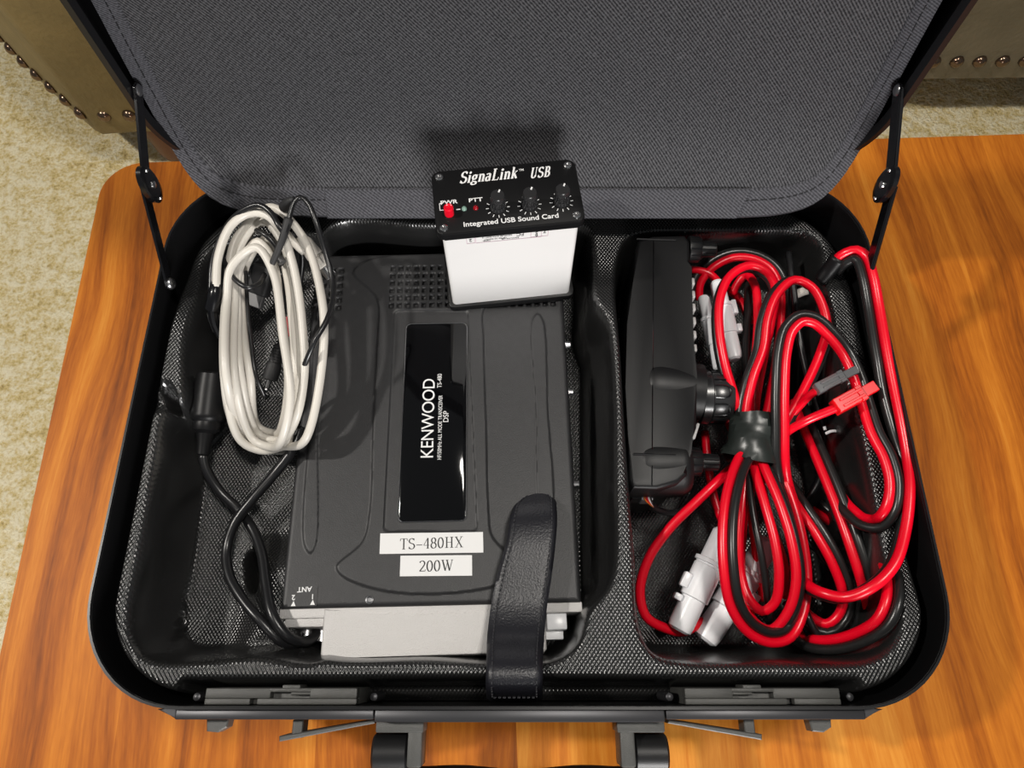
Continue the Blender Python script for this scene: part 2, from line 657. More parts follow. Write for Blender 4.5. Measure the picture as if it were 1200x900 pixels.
TAB_ROT = math.radians(2.3)
tab_m = T(-0.3565, 0.413, 0) @ Matrix.Rotation(TAB_ROT, 4, 'Z')   # back left corner of the top
table = root('coffee_table', 'walnut veneer coffee table with rounded corners under the open black case', 'table',
             T(-0.3565, 0.413, FLOOR) @ Matrix.Rotation(TAB_ROT, 4, 'Z'))
TW, TD = 1.15, 0.78
g = G()
g.prism(rrect(0, -TD, TW, 0, 0.034), FLOOR * 0 - 0.022, 0.0, 0.003, 2, mtx=tab_m, both=True)
g.build('tabletop', M['wood'], table)
for lx, ly in ((0.07, -0.07), (TW - 0.07, -0.07), (0.07, -TD + 0.07), (TW - 0.07, -TD + 0.07)):
    g = G()
    g.lathe([(0.014, FLOOR), (0.022, -0.021)], tab_m @ T(lx, ly, 0), 16)
    g.build('leg', M['wood_dark'], table)

# ------------------------------------------------------------------ upholstered seats on the carpet
def seat_block(name, label, cat, outline, z0, z1, nail_path, nail_step, extra=None, feet=(), hide='leather'):
    c = Vector((sum(p[0] for p in outline) / len(outline), sum(p[1] for p in outline) / len(outline), FLOOR))
    r = root(name, label, cat, T(*c))
    g = G()
    g.prism(outline, z0, z1, 0.03, 4, both=False)
    g.build('body', M[hide], r, smooth=50)
    for (fx, fy) in feet:
        g = G()
        g.lathe([(0.020, FLOOR), (0.026, FLOOR + 0.02), (0.030, z0 + 0.002)], T(fx, fy, 0), 14)
        g.build('foot', M['wood_dark'], r, label='dark wooden foot')
    d = 0.0
    for a, b in zip(nail_path[:-1], nail_path[1:]):
        a, b = Vector((*a, z0 + 0.034)), Vector((*b, z0 + 0.034))
        L = (b - a).length
        t = (b - a).normalized()
        out = Vector((t.y, -t.x, 0))
        while d < L:
            g = G()
            g.lathe([(0.0100, 0), (0.0096, 0.003), (0.0076, 0.0062), (0.0042, 0.0084), (0.0006, 0.0092)],
                    frame(a + t * d + out * 0.0002, out), 12)
            g.build('nailhead', M['nail'], r, smooth=180)
            d += nail_step
        d -= L
    if extra:
        extra(r)
    return r


zb = FLOOR + 0.085
q = lambda px, py: tuple(P(px, py, zb)[:2])
c0, c1, c2 = q(0, 45), q(52, 100), q(116, 156)
c3 = q(162, 154)
arm_out = [(c0[0] - 0.30, c0[1] + 0.22), c0, c1, (c2[0] - 0.008, c2[1] + 0.006), (c2[0] + 0.006, c2[1] - 0.002), c3, (c3[0] + 0.30, c3[1] + 0.0), (c3[0] + 0.30, c3[1] + 0.62), (c0[0] - 0.05, c0[1] + 0.75)]


def chair_extra(r):
    g = G()
    g.prism([(p[0] * 0.86 - 0.09, p[1] * 0.86 + 0.13) for p in arm_out], FLOOR + 0.34, FLOOR + 0.43, 0.03, 4)
    g.build('seat_cushion', M['leather'], r)
    g = G()
    g.box((-0.62, 1.42, FLOOR + 0.55), (0.75, 0.12, 0.46), None, 0.04, 4)
    g.build('backrest', M['leather'], r)


seat_block('armchair', 'tan leather armchair with bronze nailheads on the carpet behind table, upper left corner', 'armchair',
           arm_out, zb, FLOOR + 0.35, [(c0[0] - 0.2, c0[1] + 0.147), c0, c1, (c2[0] - 0.004, c2[1] + 0.003), (c3[0] + 0.02, c3[1])], 0.0365, chair_extra,
           [(c2[0] + 0.075, c2[1] + 0.035)])
s0, s1 = q(1080, 92.5), q(1400, 88)
sofa_out = [s0, s1, (s1[0] + 0.3, s1[1] + 0.6), (s0[0] - 0.10, s0[1] + 0.6), (s0[0] - 0.10, s0[1] + 0.02)]


def sofa_extra(r):
    g = G()
    g.box((s0[0] + 0.30, s0[1] + 0.34, FLOOR + 0.41), (0.55, 0.5, 0.14), None, 0.035, 4)
    g.build('seat_cushion', M['leather_daylit'], r)


seat_block('sofa', 'tan leather sofa, greyed in colour for daylight, with large bronze nailheads on carpet beyond the table, upper right corner', 'sofa',
           sofa_out, zb, FLOOR + 0.36, [s0, s1], 0.0345, sofa_extra, [(s1[0] - 0.05, s1[1] + 0.06), (s0[0] - 0.02, s0[1] + 0.1)], hide='leather_daylit')

# ================================================================== THE CASE
XL, XR, YF, YB, RZ = -0.2292, 0.2362, -0.0180, 0.3160, 0.105
XC = (XL + XR) / 2
case = root('hard_case', 'open black attache case lying on the wooden table with fabric lined lid', 'case', T(XC, (YF + YB) / 2, 0))


def wall_ring(g, outer, inner, a0, a1, put):
    """closed wall between two outlines from a0 to a1 along the third axis"""
    n = len(outer)
    vs = [put(*p, a0) for p in outer] + [put(*p, a1) for p in outer] + [put(*p, a1) for p in inner] + [put(*p, a0) for p in inner]
    fs = []
    for i in range(n):
        j = (i + 1) % n
        for k in range(4):
            l = (k + 1) % 4
            fs.append((k * n + i, k * n + j, l * n + j, l * n + i))
    g.raw(vs, fs)


RC = 0.058
ident = lambda x, y, z: (x, y, z)
g = G()
outer, inner = rrect(XL, YF, XR, YB, RC, 14), rrect(XL + .0014, YF + .0014, XR - .0014, YB - .0014, RC - .0014, 14)
wall_ring(g, outer, inner, 0.004, RZ - 0.0015, ident)
g.prism(outer, 0.0005, 0.0042)
g.build('bottom_shell', M['black_satin'], case)
# rolled metal lip round the rim
g = G()
wall_ring(g, rrect(XL - .0002, YF - .0002, XR + .0002, YB + .0002, RC, 14), rrect(XL + .0011, YF + .0011, XR - .0011, YB - .0011, RC - .0011, 14), RZ - 0.0020, RZ, ident)
g.build('rim', M['rim'], case, label='glossy black metal rim')

# ------------------------------------------------------------------ thermoformed insert (a height field over the case)
ZT = 0.0945
pz = lambda lst, z=ZT: [tuple(P(a, b, min(z, 0.080 if b < 305 else z))[:2]) for a, b in lst]
xs = np.arange(XL + 0.0022, XR - 0.0021, 0.00145)
ys = np.arange(YF + 0.0022, YB - 0.0021, 0.00145)
X, Y = np.meshgrid(xs, ys)
Z = np.full(X.shape, ZT)


def carve(poly, z, width=0.012, smooth_it=True, power=1.0):
    global Z
    pl = round_poly(poly) if smooth_it else poly
    d = sdf_poly(X, Y, pl)
    k = sstep((-d + width * 0.18) / width)
    Z = np.minimum(Z, ZT - (ZT - z) * k)


# left shelf, deep channel, radio well, right well
carve(pz([(258, 284), (238, 302), (226, 340), (216, 400), (212, 468), (194, 482), (184, 530), (166, 640), (152, 715), (156, 752), (178, 772), (225, 774), (262, 771), (300, 768), (380, 770), (420, 640), (420, 290)]), 0.043, 0.011)
carve(pz([(197, 484), (187, 532), (169, 640), (155, 718), (159, 752), (181, 770)]) + pz([(214, 768), (222, 740), (222, 700), (230, 600), (240, 490), (228, 480)], 0.043), 0.010, 0.009)
carve(pz([(386, 268), (500, 265), (684, 266), (694, 290), (697, 345), (712, 380), (719, 560), (717, 670), (706, 694), (688, 715), (676, 752), (645, 773), (500, 771), (380, 770), (330, 752), (322, 715), (345, 500)]), 0.006, 0.007)
carve(pz([(752, 273), (860, 270), (940, 271), (962, 284), (974, 310), (988, 400), (1021, 520), (1042, 640), (1055, 715), (1046, 750), (1020, 771), (900, 774), (800, 773), (768, 764), (752, 735), (746, 650), (739, 560), (730, 420), (724, 310), (732, 282)]), 0.011, 0.012)
# gentle rise from the shelf toward the front corner
dr = sdf_poly(X, Y, pz([(268, 650), (300, 622), (400, 600), (400, 800), (230, 800), (252, 760), (266, 715)], 0.048))
Z = np.where(Z > 0.040, np.maximum(Z, 0.043 + 0.018 * sstep(-dr / 0.035)), Z)
# finger hole by the radio
carve(pz([(280, 652), (292, 638), (304, 650), (308, 680), (300, 700), (286, 694)], 0.05), 0.020, 0.006)
# recess for the latches along the front
carve(pz([(212, 799), (600, 796), (1008, 799), (1022, 870), (198, 870)]), 0.056, 0.004, False)
# notches where the ridge narrows
dn = sdf_poly(X, Y, pz([(180, 466), (206, 466), (204, 480), (180, 480)]))
Z -= 0.004 * sstep((0.004 - dn) / 0.008)
# rib on the floor of the radio well
drb = sdf_poly(X, Y, pz([(689, 372), (698, 372), (704, 676), (692, 682)], 0.032))
Z = np.maximum(Z, 0.006 + 0.026 * sstep((0.003 - drb) / 0.005))
# rounded shoulder toward the case wall
do = sdf_poly(X, Y, rrect(XL + .0022, YF + .0022, XR - .0022, YB - .0022, RC - .002, 12))
Z = np.minimum(Z, ZT - 0.0145 * sstep((Y - 0.20) / 0.07))
Z = np.minimum(Z, ZT - 0.008 * sstep((X - 0.13) / 0.05) * sstep((Y - 0.02) / 0.05))
Z = np.minimum(Z, ZT - 0.050 * (1 - sstep((-do - 0.0008) / 0.0045)))
# soft ridge tops: a little blur
for _ in range(3):
    Zp = np.pad(Z, 1, mode='edge')
    Z = (Zp[1:-1, 1:-1] * 4 + Zp[:-2, 1:-1] + Zp[2:, 1:-1] + Zp[1:-1, :-2] + Zp[1:-1, 2:]) / 8
me = grid_mesh('insert_tray', X - XC, Y - (YF + YB) / 2, Z, do < 0.0005)
me.materials.append(M['weave'])
link_mesh('insert_tray', me, case, 180, 'black moulded tray with a woven texture')

# ------------------------------------------------------------------ lid, standing upright behind
LZ0, LZ1, LD = 0.107, 0.441, 0.055
put = lambda x, z, y: (x, y, z)
g = G()
lo, li = rrect(XL, LZ0, XR, LZ1, RC, 14), rrect(XL + .0014, LZ0 + .0014, XR - .0014, LZ1 - .0014, RC - .0014, 14)
wall_ring(g, lo, li, YB + 0.004, YB + LD, put)
mt = Matrix(((1, 0, 0, 0), (0, 0, 1, 0), (0, 1, 0, 0), (0, 0, 0, 1)))
g.prism(lo, YB + LD - 0.001, YB + LD + 0.002, mtx=mt)
g.build('lid_shell', M['black_satin'], case)
g = G()
wall_ring(g, rrect(XL - .0006, LZ0 - .0004, XR + .0006, LZ1 + .0006, RC, 14), rrect(XL + .0026, LZ0 + .003, XR - .0026, LZ1 - .0026, RC - .002, 14), YB, YB + 0.0045, put)
wall_ring(g, rrect(XL + .0024, LZ0 + .003, XR - .0024, LZ1 - .0024, RC - .003, 14), rrect(XL + .0052, LZ0 + .006, XR - .0052, LZ1 - .0052, RC - .005, 14), YB - 0.003, YB + 0.0035, put)
g.build('lid_rim', M['rim'], case, label='glossy black metal rim of the lid')

# padded fabric panel: upright in the lid, its foot curving forward over the hinge
PZ = [0.085, 0.1035, 0.115, 0.130, 0.147, 0.165, 0.190, 0.230, 0.300, 0.420]
PY_ = [0.2700, 0.2885, 0.2995, 0.3115, 0.3205, 0.3255, 0.3290, 0.3325, 0.3375, 0.3455]
_pz = np.arange(0.08, 0.43, 0.001)
_py = np.interp(_pz, PZ, PY_)
for _ in range(40):
    _py[1:-1] = (_py[:-2] + 2 * _py[1:-1] + _py[2:]) / 4


def lin_y(z):
    return float(np.interp(z, _pz, _py))


def lin_at(x, z, h=0.0):
    """point of the panel's face, h in front of it"""
    s_ = (lin_y(z + .001) - lin_y(z - .001)) / .002
    nn = Vector((0, -1, s_)).normalized()
    return Vector((x, lin_y(z), z)) + nn * h


def warp(g, levels=True):
    """bend a flat shape drawn in (x, height, thickness) onto the panel's curve"""
    if levels:
        for zc in np.arange(0.095, 0.27, 0.006):
            bmesh.ops.bisect_plane(g.bm, geom=g.bm.verts[:] + g.bm.edges[:] + g.bm.faces[:], plane_co=(0, float(zc), 0), plane_no=(0, 1, 0))
    for v in g.bm.verts:
        v.co = lin_at(v.co.x, v.co.y, v.co.z)


def on_lining(px, py):
    o, d = Vector((0, 0, CAM_Z)), ray(px, py)
    lo_, hi_ = 0.2 / d.y, 0.40 / d.y
    for _ in range(50):
        t = (lo_ + hi_) / 2
        p = o + d * t
        if p.y < lin_y(p.z):
            lo_ = t
        else:
            hi_ = t
    p = o + d * lo_
    return (p.x, p.z)


left_pts = [on_lining(*p) for p in [(108, 0), (133, 47), (160, 97), (187, 146), (208, 183), (226, 210), (246, 230), (270, 242), (300, 249), (345, 252)]]
right_pts = [on_lining(*p) for p in [(1103, 0), (1080, 42), (1050, 97), (1022, 148), (1000, 187), (982, 213), (964, 231), (942, 243), (912, 250), (870, 253)]]
LH = 0.40
lt = (max(XL + .004, left_pts[0][0] - 0.001), LH)
rt = (min(XR - .004, right_pts[0][0] + 0.001), LH)
ctl_l = smooth_path([(*p, 0) for p in [lt] + left_pts], 0.006)
ctl_r = smooth_path([(*p, 0) for p in [rt] + right_pts], 0.006)
lin_out = [(p.x, p.y) for p in ctl_l] + [(p.x, p.y) for p in ctl_r[::-1]]       # down the left, along the foot, up the right


def inset(poly, d):
    """move every point inward by d along its normal (counter-clockwise outline)"""
    out = []
    n = len(poly)
    for i in range(n):
        a, b, c = Vector(poly[i - 1]), Vector(poly[i]), Vector(poly[(i + 1) % n])
        t1, t2 = (b - a).normalized(), (c - b).normalized()
        nn = Vector((-(t1.y + t2.y), t1.x + t2.x))
        nn = nn.normalized() if nn.length > 1e-6 else Vector((0, 0))
        cs = max(0.4, nn.dot(Vector((-t1.y, t1.x))))
        out.append(tuple(b + nn * (d / cs)))
    return out


g = G()
g.prism(lin_out, -0.004, 0.0, 0.0)
warp(g)
lining = g.build('lid_lining', M['lining'], case, smooth=40, label='dark grey twill fabric panel')
g = G()
ins = inset(lin_out, 0.0125)
n = len(lin_out)
ou = inset(lin_out, -0.0012)
vs = [(*p, 0.0012) for p in lin_out] + [(*p, 0.0014) for p in ins] + [(*p, 0.0001) for p in inset(lin_out, 0.0133)] + [(*p, -0.002) for p in ou] + [(*p, -0.005) for p in lin_out]
fs = []
for i in range(n):
    j = (i + 1) % n
    fs += [(i, j, n + j, n + i), (n + i, n + j, 2 * n + j, 2 * n + i), (3 * n + i, 3 * n + j, j, i), (4 * n + i, 4 * n + j, 3 * n + j, 3 * n + i)]
g.raw(vs, fs)
warp(g)
g.build('binding_tape', M['binding'], lining, smooth=60, label='grey herringbone edge binding')
# overlapping end of the binding along the foot
g = G()
fy = left_pts[-1][1]
g.prism([(-0.125, fy - 0.0014), (0.152, fy - 0.0014), (0.160, fy + 0.0128), (-0.125, fy + 0.0128)], 0.0002, 0.0024, 0.0006, 1)
warp(g)
g.build('binding_flap', M['binding'], lining)
g = G()
mid = inset(lin_out, 0.0075)
mid3 = [lin_at(p[0], p[1], 0.0015) for p in mid]
for i in range(n):
    a, b = mid3[i], mid3[(i + 1) % n]
    L = (b - a).length
    k = 0.0
    while k < L - 0.001:
        t0, t1 = a.lerp(b, k / L), a.lerp(b, min(1, (k + 0.0026) / L))
        d = (t1 - t0).normalized() if (t1 - t0).length else Vector((1, 0, 0))
        g.tube([t0, t1], 0.00038, 5, 0)
        k += 0.0042
g.build('stitching', M['stitch_dark'], lining, smooth=60, label='row of dark stitches')

# ------------------------------------------------------------------ folding lid stays
for sgn in (-1, 1):
    X0 = (XL + 0.0042) if sgn < 0 else (XR - 0.0042)
    if sgn < 0:
        base = Vector((X0, 0.2350, 0.0995)); jt = Vector((X0, 0.2745, 0.1500)); tp = Vector((X0, 0.3205, 0.1790))
    else:
        base = Vector((X0, 0.2370, 0.0995)); jt = Vector((X0, 0.2745, 0.1500)); tp = Vector((X0, 0.3205, 0.1790))
    sg = G()
    ax = Vector((-sgn, 0, 0))
    stay = None

    def arm(a, b, w, off):
        gg = G()
        t = (b - a).normalized()
        side = t.cross(ax).normalized()
        o = ax * off
        prof = []
        for cpt, d in ((a, -1), (b, 1)):
            for k in range(9):
                an = math.radians(-90 + 180 * k / 8)
                prof.append(cpt + t * (d * math.cos(an) * w / 2) + side * (d * math.sin(an) * w / 2))
        m2 = len(prof)
        gg.raw([p + o for p in prof] + [p + o + ax * 0.0015 for p in prof],
               [tuple(range(m2)), tuple(range(2 * m2 - 1, m2 - 1, -1))] + [(i, (i + 1) % m2, m2 + (i + 1) % m2, m2 + i) for i in range(m2)])
        # folded stiffening flange along the arm
        e = side * (w / 2)
        gg.tube([a + e + o, b + e + o], 0.0011, 6, 0)
        return gg
    stay = arm(base, jt, 0.0075, 0.0).build('support_stay', M['black_gloss'], case, label='folding metal lid stay')
    arm(jt, tp, 0.0085, 0.0017).build('upper_arm', M['black_gloss'], stay)
    gg = G()
    gg.lathe([(0.0055, 0.0), (0.0055, 0.0028), (0.0048, 0.0036), (0.0035, 0.0036)], frame(jt + ax * 0.0030 + Vector((0, 0, 0.0)), ax) @ Matrix.Diagonal((2.6, 1.5, 1, 1)), 28)
    gg.build('joint_plate', M['black_gloss'], stay)
    for dz, rr in ((0.0100, 0.0010), (0, 0.0022), (-0.0100, 0.0010)):
        gg = G()
        gg.lathe([(rr * 1.1, 0), (rr, 0.0009), (rr * 0.4, 0.0012)], frame(jt + ax * 0.0066 + Vector((0, dz * .25, dz)), ax), 14)
        gg.build('rivet', M['chrome'], stay, smooth=60, label='bright rivet')
    for pp in (base, tp):
        gg = G()
        gg.lathe([(0.0042, 0), (0.0042, 0.0008), (0.0030, 0.0024), (0.0010, 0.0030)], frame(pp + ax * 0.0016, ax), 16)
        gg.build('pivot_screw', M['steel'], stay, smooth=60, label='round steel pivot screw')

# ------------------------------------------------------------------ front: trim, latches, handle
g = G()
hx0, hx1 = P(441, 843, .095).x, P(777, 843, .095).x
g.box(((hx0 + hx1) / 2, YF - 0.0032, 0.0905), (hx1 - hx0, 0.0062, 0.021), None, 0.0008, 2)
g.build('front_trim', M['rim_metal'], case, label='grey metal trim strip on the front')
for sgn, xa, xb in ((-1, P(209, 843, .095).x, hx0 - 0.0008), (1, hx1 + 0.0008, P(1010, 843, .095).x)):
    g = G()
    g.box(((xa + xb) / 2, YF - 0.0026, 0.0900), (xb - xa, 0.0050, 0.020), None, 0.0007, 2)
    lat = g.build('latch', M['rim_metal'], case, label='grey metal latch on the front')
    # tapering end toward the corner
    xo = xa if sgn < 0 else xb
    g = G()
    g.prism([(xo, YF - 0.005), (xo, YF + 0.0003), (xo + sgn * 0.004, YF + 0.0004), (xo + sgn * 0.0105, YF - 0.0002), (xo + sgn * 0.004, YF - 0.0028)], 0.082, 0.0985, 0.0006, 1)
    g.build('latch_end', M['rim_metal'], lat)
    # sprung lever standing open
    if sgn < 0:
        a, b, st = P(440, 845, .088), P(328, 866, .088), P(349, 851, .088)
    else:
        a, b, st = P(782, 845, .088), P(892, 864, .088), P(878, 850, .088)
    t = (b - a).normalized(); nn = Vector((-t.y, t.x, 0))
    if nn.y > 0:
        nn = -nn
    g = G()
    for z0, z1 in ((0.068, 0.0895),):
        g.prism([tuple((a - nn * .0008)[:2]), tuple((b - nn * .0015)[:2]), tuple((b + nn * .0012)[:2]), tuple((a + nn * .001)[:2])], z0, z1, 0.0005, 1)
    sx = st.x
    g.prism([(sx - .0028, st.y + .003), (sx + .0028, st.y + .003), (sx + .0028, st.y - .0055), (sx - .0028, st.y - .0055)], 0.078, 0.0885, 0.0005, 1)
    g.build('latch_lever', M['latch_grey'], lat, label='small latch lever standing open')
    hk = P(254, 851, .088) if sgn < 0 else P(962, 851, .088)
    g = G()
    g.prism([(hk.x - .006, hk.y + .0035), (hk.x + .006, hk.y + .0035), (hk.x + .0055, hk.y - .0005), (hk.x + .001, hk.y - .003), (hk.x - .005, hk.y - .0025)], 0.080, 0.0882, 0.0006, 1)
    g.build('latch_hook', M['latch_grey'], lat)
    # mechanism housing inside the front wall
    if sgn < 0:
        q0, q1 = P(240, 820, .094), P(418, 820, .094)
    else:
        q0, q1 = P(803, 820, .094), P(985, 820, .094)
    yt, yb2 = -0.0082, YF + 0.0017
    hx = lambda f: q0.x + (q1.x - q0.x) * (f if sgn < 0 else 1 - f)
    g = G()
    # built as bars round a real slot and a notch
    def blk(f0, f1, ya, yb_, z0, z1, bev=0.0006):
        xa_, xb_ = sorted((hx(f0), hx(f1)))
        g.box(((xa_ + xb_) / 2, (ya + yb_) / 2, (z0 + z1) / 2), (xb_ - xa_, abs(yb_ - ya), z1 - z0), None, bev, 2)
    ym1, ym2 = yt - 0.0021, yt - 0.0050
    blk(0.0, 1.0, yt, yb2, 0.052, 0.0885)
    blk(0.0, 0.43, yt, ym2 - .0001, 0.088, 0.0945)
    blk(0.69, 1.0, yt, ym2 - .0001, 0.088, 0.0945)
    blk(0.42, 0.70, yt, ym1, 0.088, 0.0945)
    blk(0.56, 0.70, ym1 + .0002, ym1 - .0014, 0.088, 0.0937)
    blk(0.0, 0.30, ym2, yb2, 0.088, 0.0945)
    blk(0.345, 1.0, ym2, yb2, 0.088, 0.0945)
    blk(0.50, 0.62, yt + 0.0016, yt - .001, 0.080, 0.0940)
    g.build('latch_housing', M['latch_grey'], lat, label='grey plastic latch housing inside the front wall')
    for px in ((226, 436) if sgn < 0 else (787, 1001)):
        c = P(px, 826, .088)
        g = G()
        g.lathe([(0.0026, .060), (0.0026, .082), (0.0020, .0845), (0.0008, .0850)], T(c.x, YF + 0.0052, 0), 12)
        g.build('post_screw', M['rim_metal'], lat, smooth=50)

# handle
zh = 0.080
first = P(470, 850, zh)
for sgn in (-1, 1):
    if sgn < 0:
        bx = [443, 498, 480, 497, 437, 479]
    else:
        bx = [776, 721, 741, 724, 782, 742]
    y0 = YF - 0.0060
    xs_ = [P(v, 868, zh).x for v in bx]
    g = G()
    xa, xb = sorted((xs_[0], xs_[1]))
    g.box(((xa + xb) / 2, y0 - .0028, .080), (xb - xa, .0062, .020), None, .0008, 2)
    xa, xb = sorted((xs_[2], xs_[3]))
    g.box(((xa + xb) / 2, y0 - .0115, .079), (xb - xa, .022, .020), None, .0012, 2)
    br = g.build('handle_bracket', M['latch_grey'], case, label='grey metal handle bracket')
    xa, xb = sorted((xs_[4], xs_[5]))
    g = G()
    g.lathe([(0.0085, 0), (0.0098, .0012), (0.0098, xb - xa - .0012), (0.0085, xb - xa)], frame((xa, y0 - .0165, .0755), (1, 0, 0)), 28)
    g.build('pivot_barrel', M['housing'], br)
xa, xb = P(462, 880, zh).x, P(758, 880, zh).x
g = G()
yy = y0 - .0165
g.tube([(xa, yy, .074), (xa + .003, yy - .012, .072), (xa + .012, yy - .0155, .071), (xa + .030, yy - .0165, .070), (xa + .055, yy - .0185, .070), ((xa + xb) / 2, yy - .0195, .070),
        (xb - .055, yy - .0185, .070), (xb - .030, yy - .0165, .070), (xb - .012, yy - .0155, .071), (xb - .003, yy - .012, .072), (xb, yy, .074)], 0.0095, 14, 0.004,
       radii=[(0, .0085), (.12, .0085), (.3, .0105), (.7, .0105), (.88, .0085), (1, .0085)])
g.build('handle_grip', M['housing'], case, label='black handle grip')

# ================================================================== TRANSCEIVER
RYAW, RPIT = math.radians(1.3), math.radians(-1.9)
RWD, RLN = 0.1792, 0.2500
fc = (P(327, 713, .0655) + P(682, 707, .0655)) / 2
rad_m0 = T(*fc) @ Matrix.Rotation(RYAW, 4, 'Z') @ Matrix.Rotation(RPIT, 4, 'X')     # local origin: middle of the top's front edge
RTH = 0.051
radio = root('radio_transceiver', 'black radio transceiver with silver heat sink lying in the case under the white box', 'radio', rad_m0 @ T(0, RLN / 2, -RTH))
top_m = T(0, -RLN / 2, RTH)          # from radio-root frame: local top-front frame
inv = rad_m0.inverted()


def rl(px, py, dz=0.0):
    """place on the top face of the set"""
    o = inv @ Vector((0, 0, CAM_Z))
    d = inv.to_3x3() @ ray(px, py)
    t = (dz - o.z) / d.z
    p = o + d * t
    return (p.x, p.y)


nx_, ny_ = 226, 322
gx = np.linspace(-RWD / 2, RWD / 2, nx_)
gy = np.linspace(0, RLN, ny_)
X, Y = np.meshgrid(gx, gy)
Z = np.zeros(X.shape)
plate = round_poly([rl(*p) for p in [(413, 320), (424, 308), (445, 301), (500, 297), (560, 297), (600, 302), (615, 315), (590, 348), (569, 362), (568, 400), (571, 500), (574, 600), (578, 628), (610, 663), (606, 677), (575, 690), (500, 698), (440, 692), (400, 676), (393, 664), (424, 634), (432, 600), (436, 500), (441, 400), (441, 352)]], 0.002)
d = sdf_poly(X, Y, plate)
Z += 0.0013 * sstep((-d) / 0.0016)
for sl in ([(376, 352), (384, 352), (374, 500), (371, 640), (364, 650), (356, 640), (362, 500)], [(623, 375), (630, 367), (637, 375), (643, 480), (648, 600), (640, 610), (632, 600), (627, 480)]):
    d = sdf_poly(X, Y, round_poly([rl(*p) for p in sl], 0.002))
    Z += 0.0011 * sstep((-d) / 0.0014)
fr = [rl(468, 369), rl(543, 369), rl(553, 617), rl(456, 617)]
d = sdf_poly(X, Y, fr) - 0.004
Z -= 0.0011 * sstep((-d) / 0.0014)
vent_px = [460 + 9.35 * k for k in range(21)] + [361 + 9.35 * k for k in range(5)]
vx0 = [rl(v, 336)[0] for v in vent_px]
vy0 = [rl(500, v)[1] for v in (315, 323.6, 332.2, 340.8, 349.4, 358)]
for vx in vx0:
    for vy in vy0:
        dd = np.maximum(np.abs(X - vx) - 0.0014, np.abs(Y - vy) - 0.0016)
        Z -= 0.0022 * sstep((0.0005 - dd) / 0.0009)
# shallow step line across the rear
yl = rl(450, 281)[1]
Z -= 0.0010 * sstep((Y - yl) / 0.0012)
edge = np.minimum(np.minimum(X + RWD / 2, RWD / 2 - X), np.minimum(Y, RLN - Y))
Z -= 0.0032 * (1 - np.sqrt(np.clip(1 - (1 - np.clip(edge / 0.0035, 0, 1)) ** 2, 0, 1)))
Zc = Z.copy()
me = grid_mesh('cover', X, Y - RLN / 2, Z + RTH)
bm = bmesh.new()
bm.from_mesh(me)
ed = [e for e in bm.edges if e.is_boundary]
ret = bmesh.ops.extrude_edge_only(bm, edges=ed)
for v in ret['geom']:
    if isinstance(v, bmesh.types.BMVert):
        v.co.z = 0.004
bm.to_mesh(me)
bm.free()
me.materials.append(M['radio_black'])
link_mesh('cover', me, radio, 40, 'matt black metal cover')
g = G()
g.box((0, 0, 0.0035), (RWD - 0.004, RLN - 0.004, 0.007), None, 0.001)
g.build('chassis', M['radio_black'], radio, local=True)


def on_top(px, py, dz=0.0, ang=0.0):
    x, y = rl(px, py)
    return top_m @ T(x, y, dz) @ Matrix.Rotation(math.radians(ang), 4, 'Z')


# name plate
x0_, y1_ = rl(470, 381); x1_, y0_ = rl(545, 610)
xw0, xw1 = rl(467, 610)[0], rl(546, 610)[0]
g = G()
g.prism(rrect(xw0, y0_, xw1, y1_, 0.003, 6), -0.0008, 0.0010, 0.0004, 2, mtx=top_m)
plate_o = g.build('name_plate', M['name_plate'], radio, local=True, label='glossy black name plate with white print')
g = G()
pts = [(p[0], p[1], 0.0008) for p in rrect(xw0 - .0002, y0_ - .0002, xw1 + .0002, y1_ + .0002, 0.0032, 6)]
g.tube([top_m @ Vector(p) for p in pts + pts[:1]], 0.00035, 5, 0)
g.build('plate_edge', M['steel'], plate_o, local=True)
text_mesh('lettering', 'KENWOOD', 0.0117, M['print_white'], plate_o, on_top(502.5, 490, .00108, 90), sx=0.93, spacing=0.95)
text_mesh('lettering', 'HF/50MHz ALL MODE TRANSCEIVER', 0.0037, M['print_white'], plate_o, on_top(516, 501, .00108, 90), sx=0.76)
text_mesh('lettering', 'TS-480', 0.0042, M['print_white'], plate_o, on_top(515.5, 447, .00108, 90), sx=0.86)
text_mesh('lettering', 'DSP', 0.0050, M['print_white'], plate_o, on_top(523, 489, .00108, 90), sx=0.95)


def sticker(x0, y0, x1, y1, txt, th, tw, dz, skew=0):
    a, b, c, d_ = rl(x0, y1), rl(x1, y1), rl(x1, y0), rl(x0, y0)
    g = G()
    xm0, xm1 = (a[0] + d_[0]) / 2, (b[0] + c[0]) / 2
    g.prism([(xm0, a[1]), (xm1, b[1]), (xm1, c[1]), (xm0, d_[1])], dz, dz + 0.00018, mtx=top_m @ T((xm0 + xm1) / 2, a[1], 0) @ Matrix.Rotation(skew, 4, 'Z') @ T(-(xm0 + xm1) / 2, -a[1], 0))
    s = g.build('label_sticker', M['white_label'], radio, local=True, smooth=0, label='white sticker printed ' + txt.replace('-', ' '))
    cx, cy = rl((x0 + x1) / 2, (y0 + y1) / 2)
    serif_text('lettering', txt, th, M['ink'], s, top_m @ T(cx, cy, dz + 0.0003) @ Matrix.Rotation(skew, 4, 'Z'), 0.105, 0.042, width=tw)
    return s


sticker(446, 625, 566.5, 649, 'TS-480HX', 0.0066, 0.0388, 0.0016, math.radians(0.8))
sticker(469.5, 651.5, 553.5, 675.5, '200W', 0.0066, 0.0208, 0.0016, math.radians(0.5))
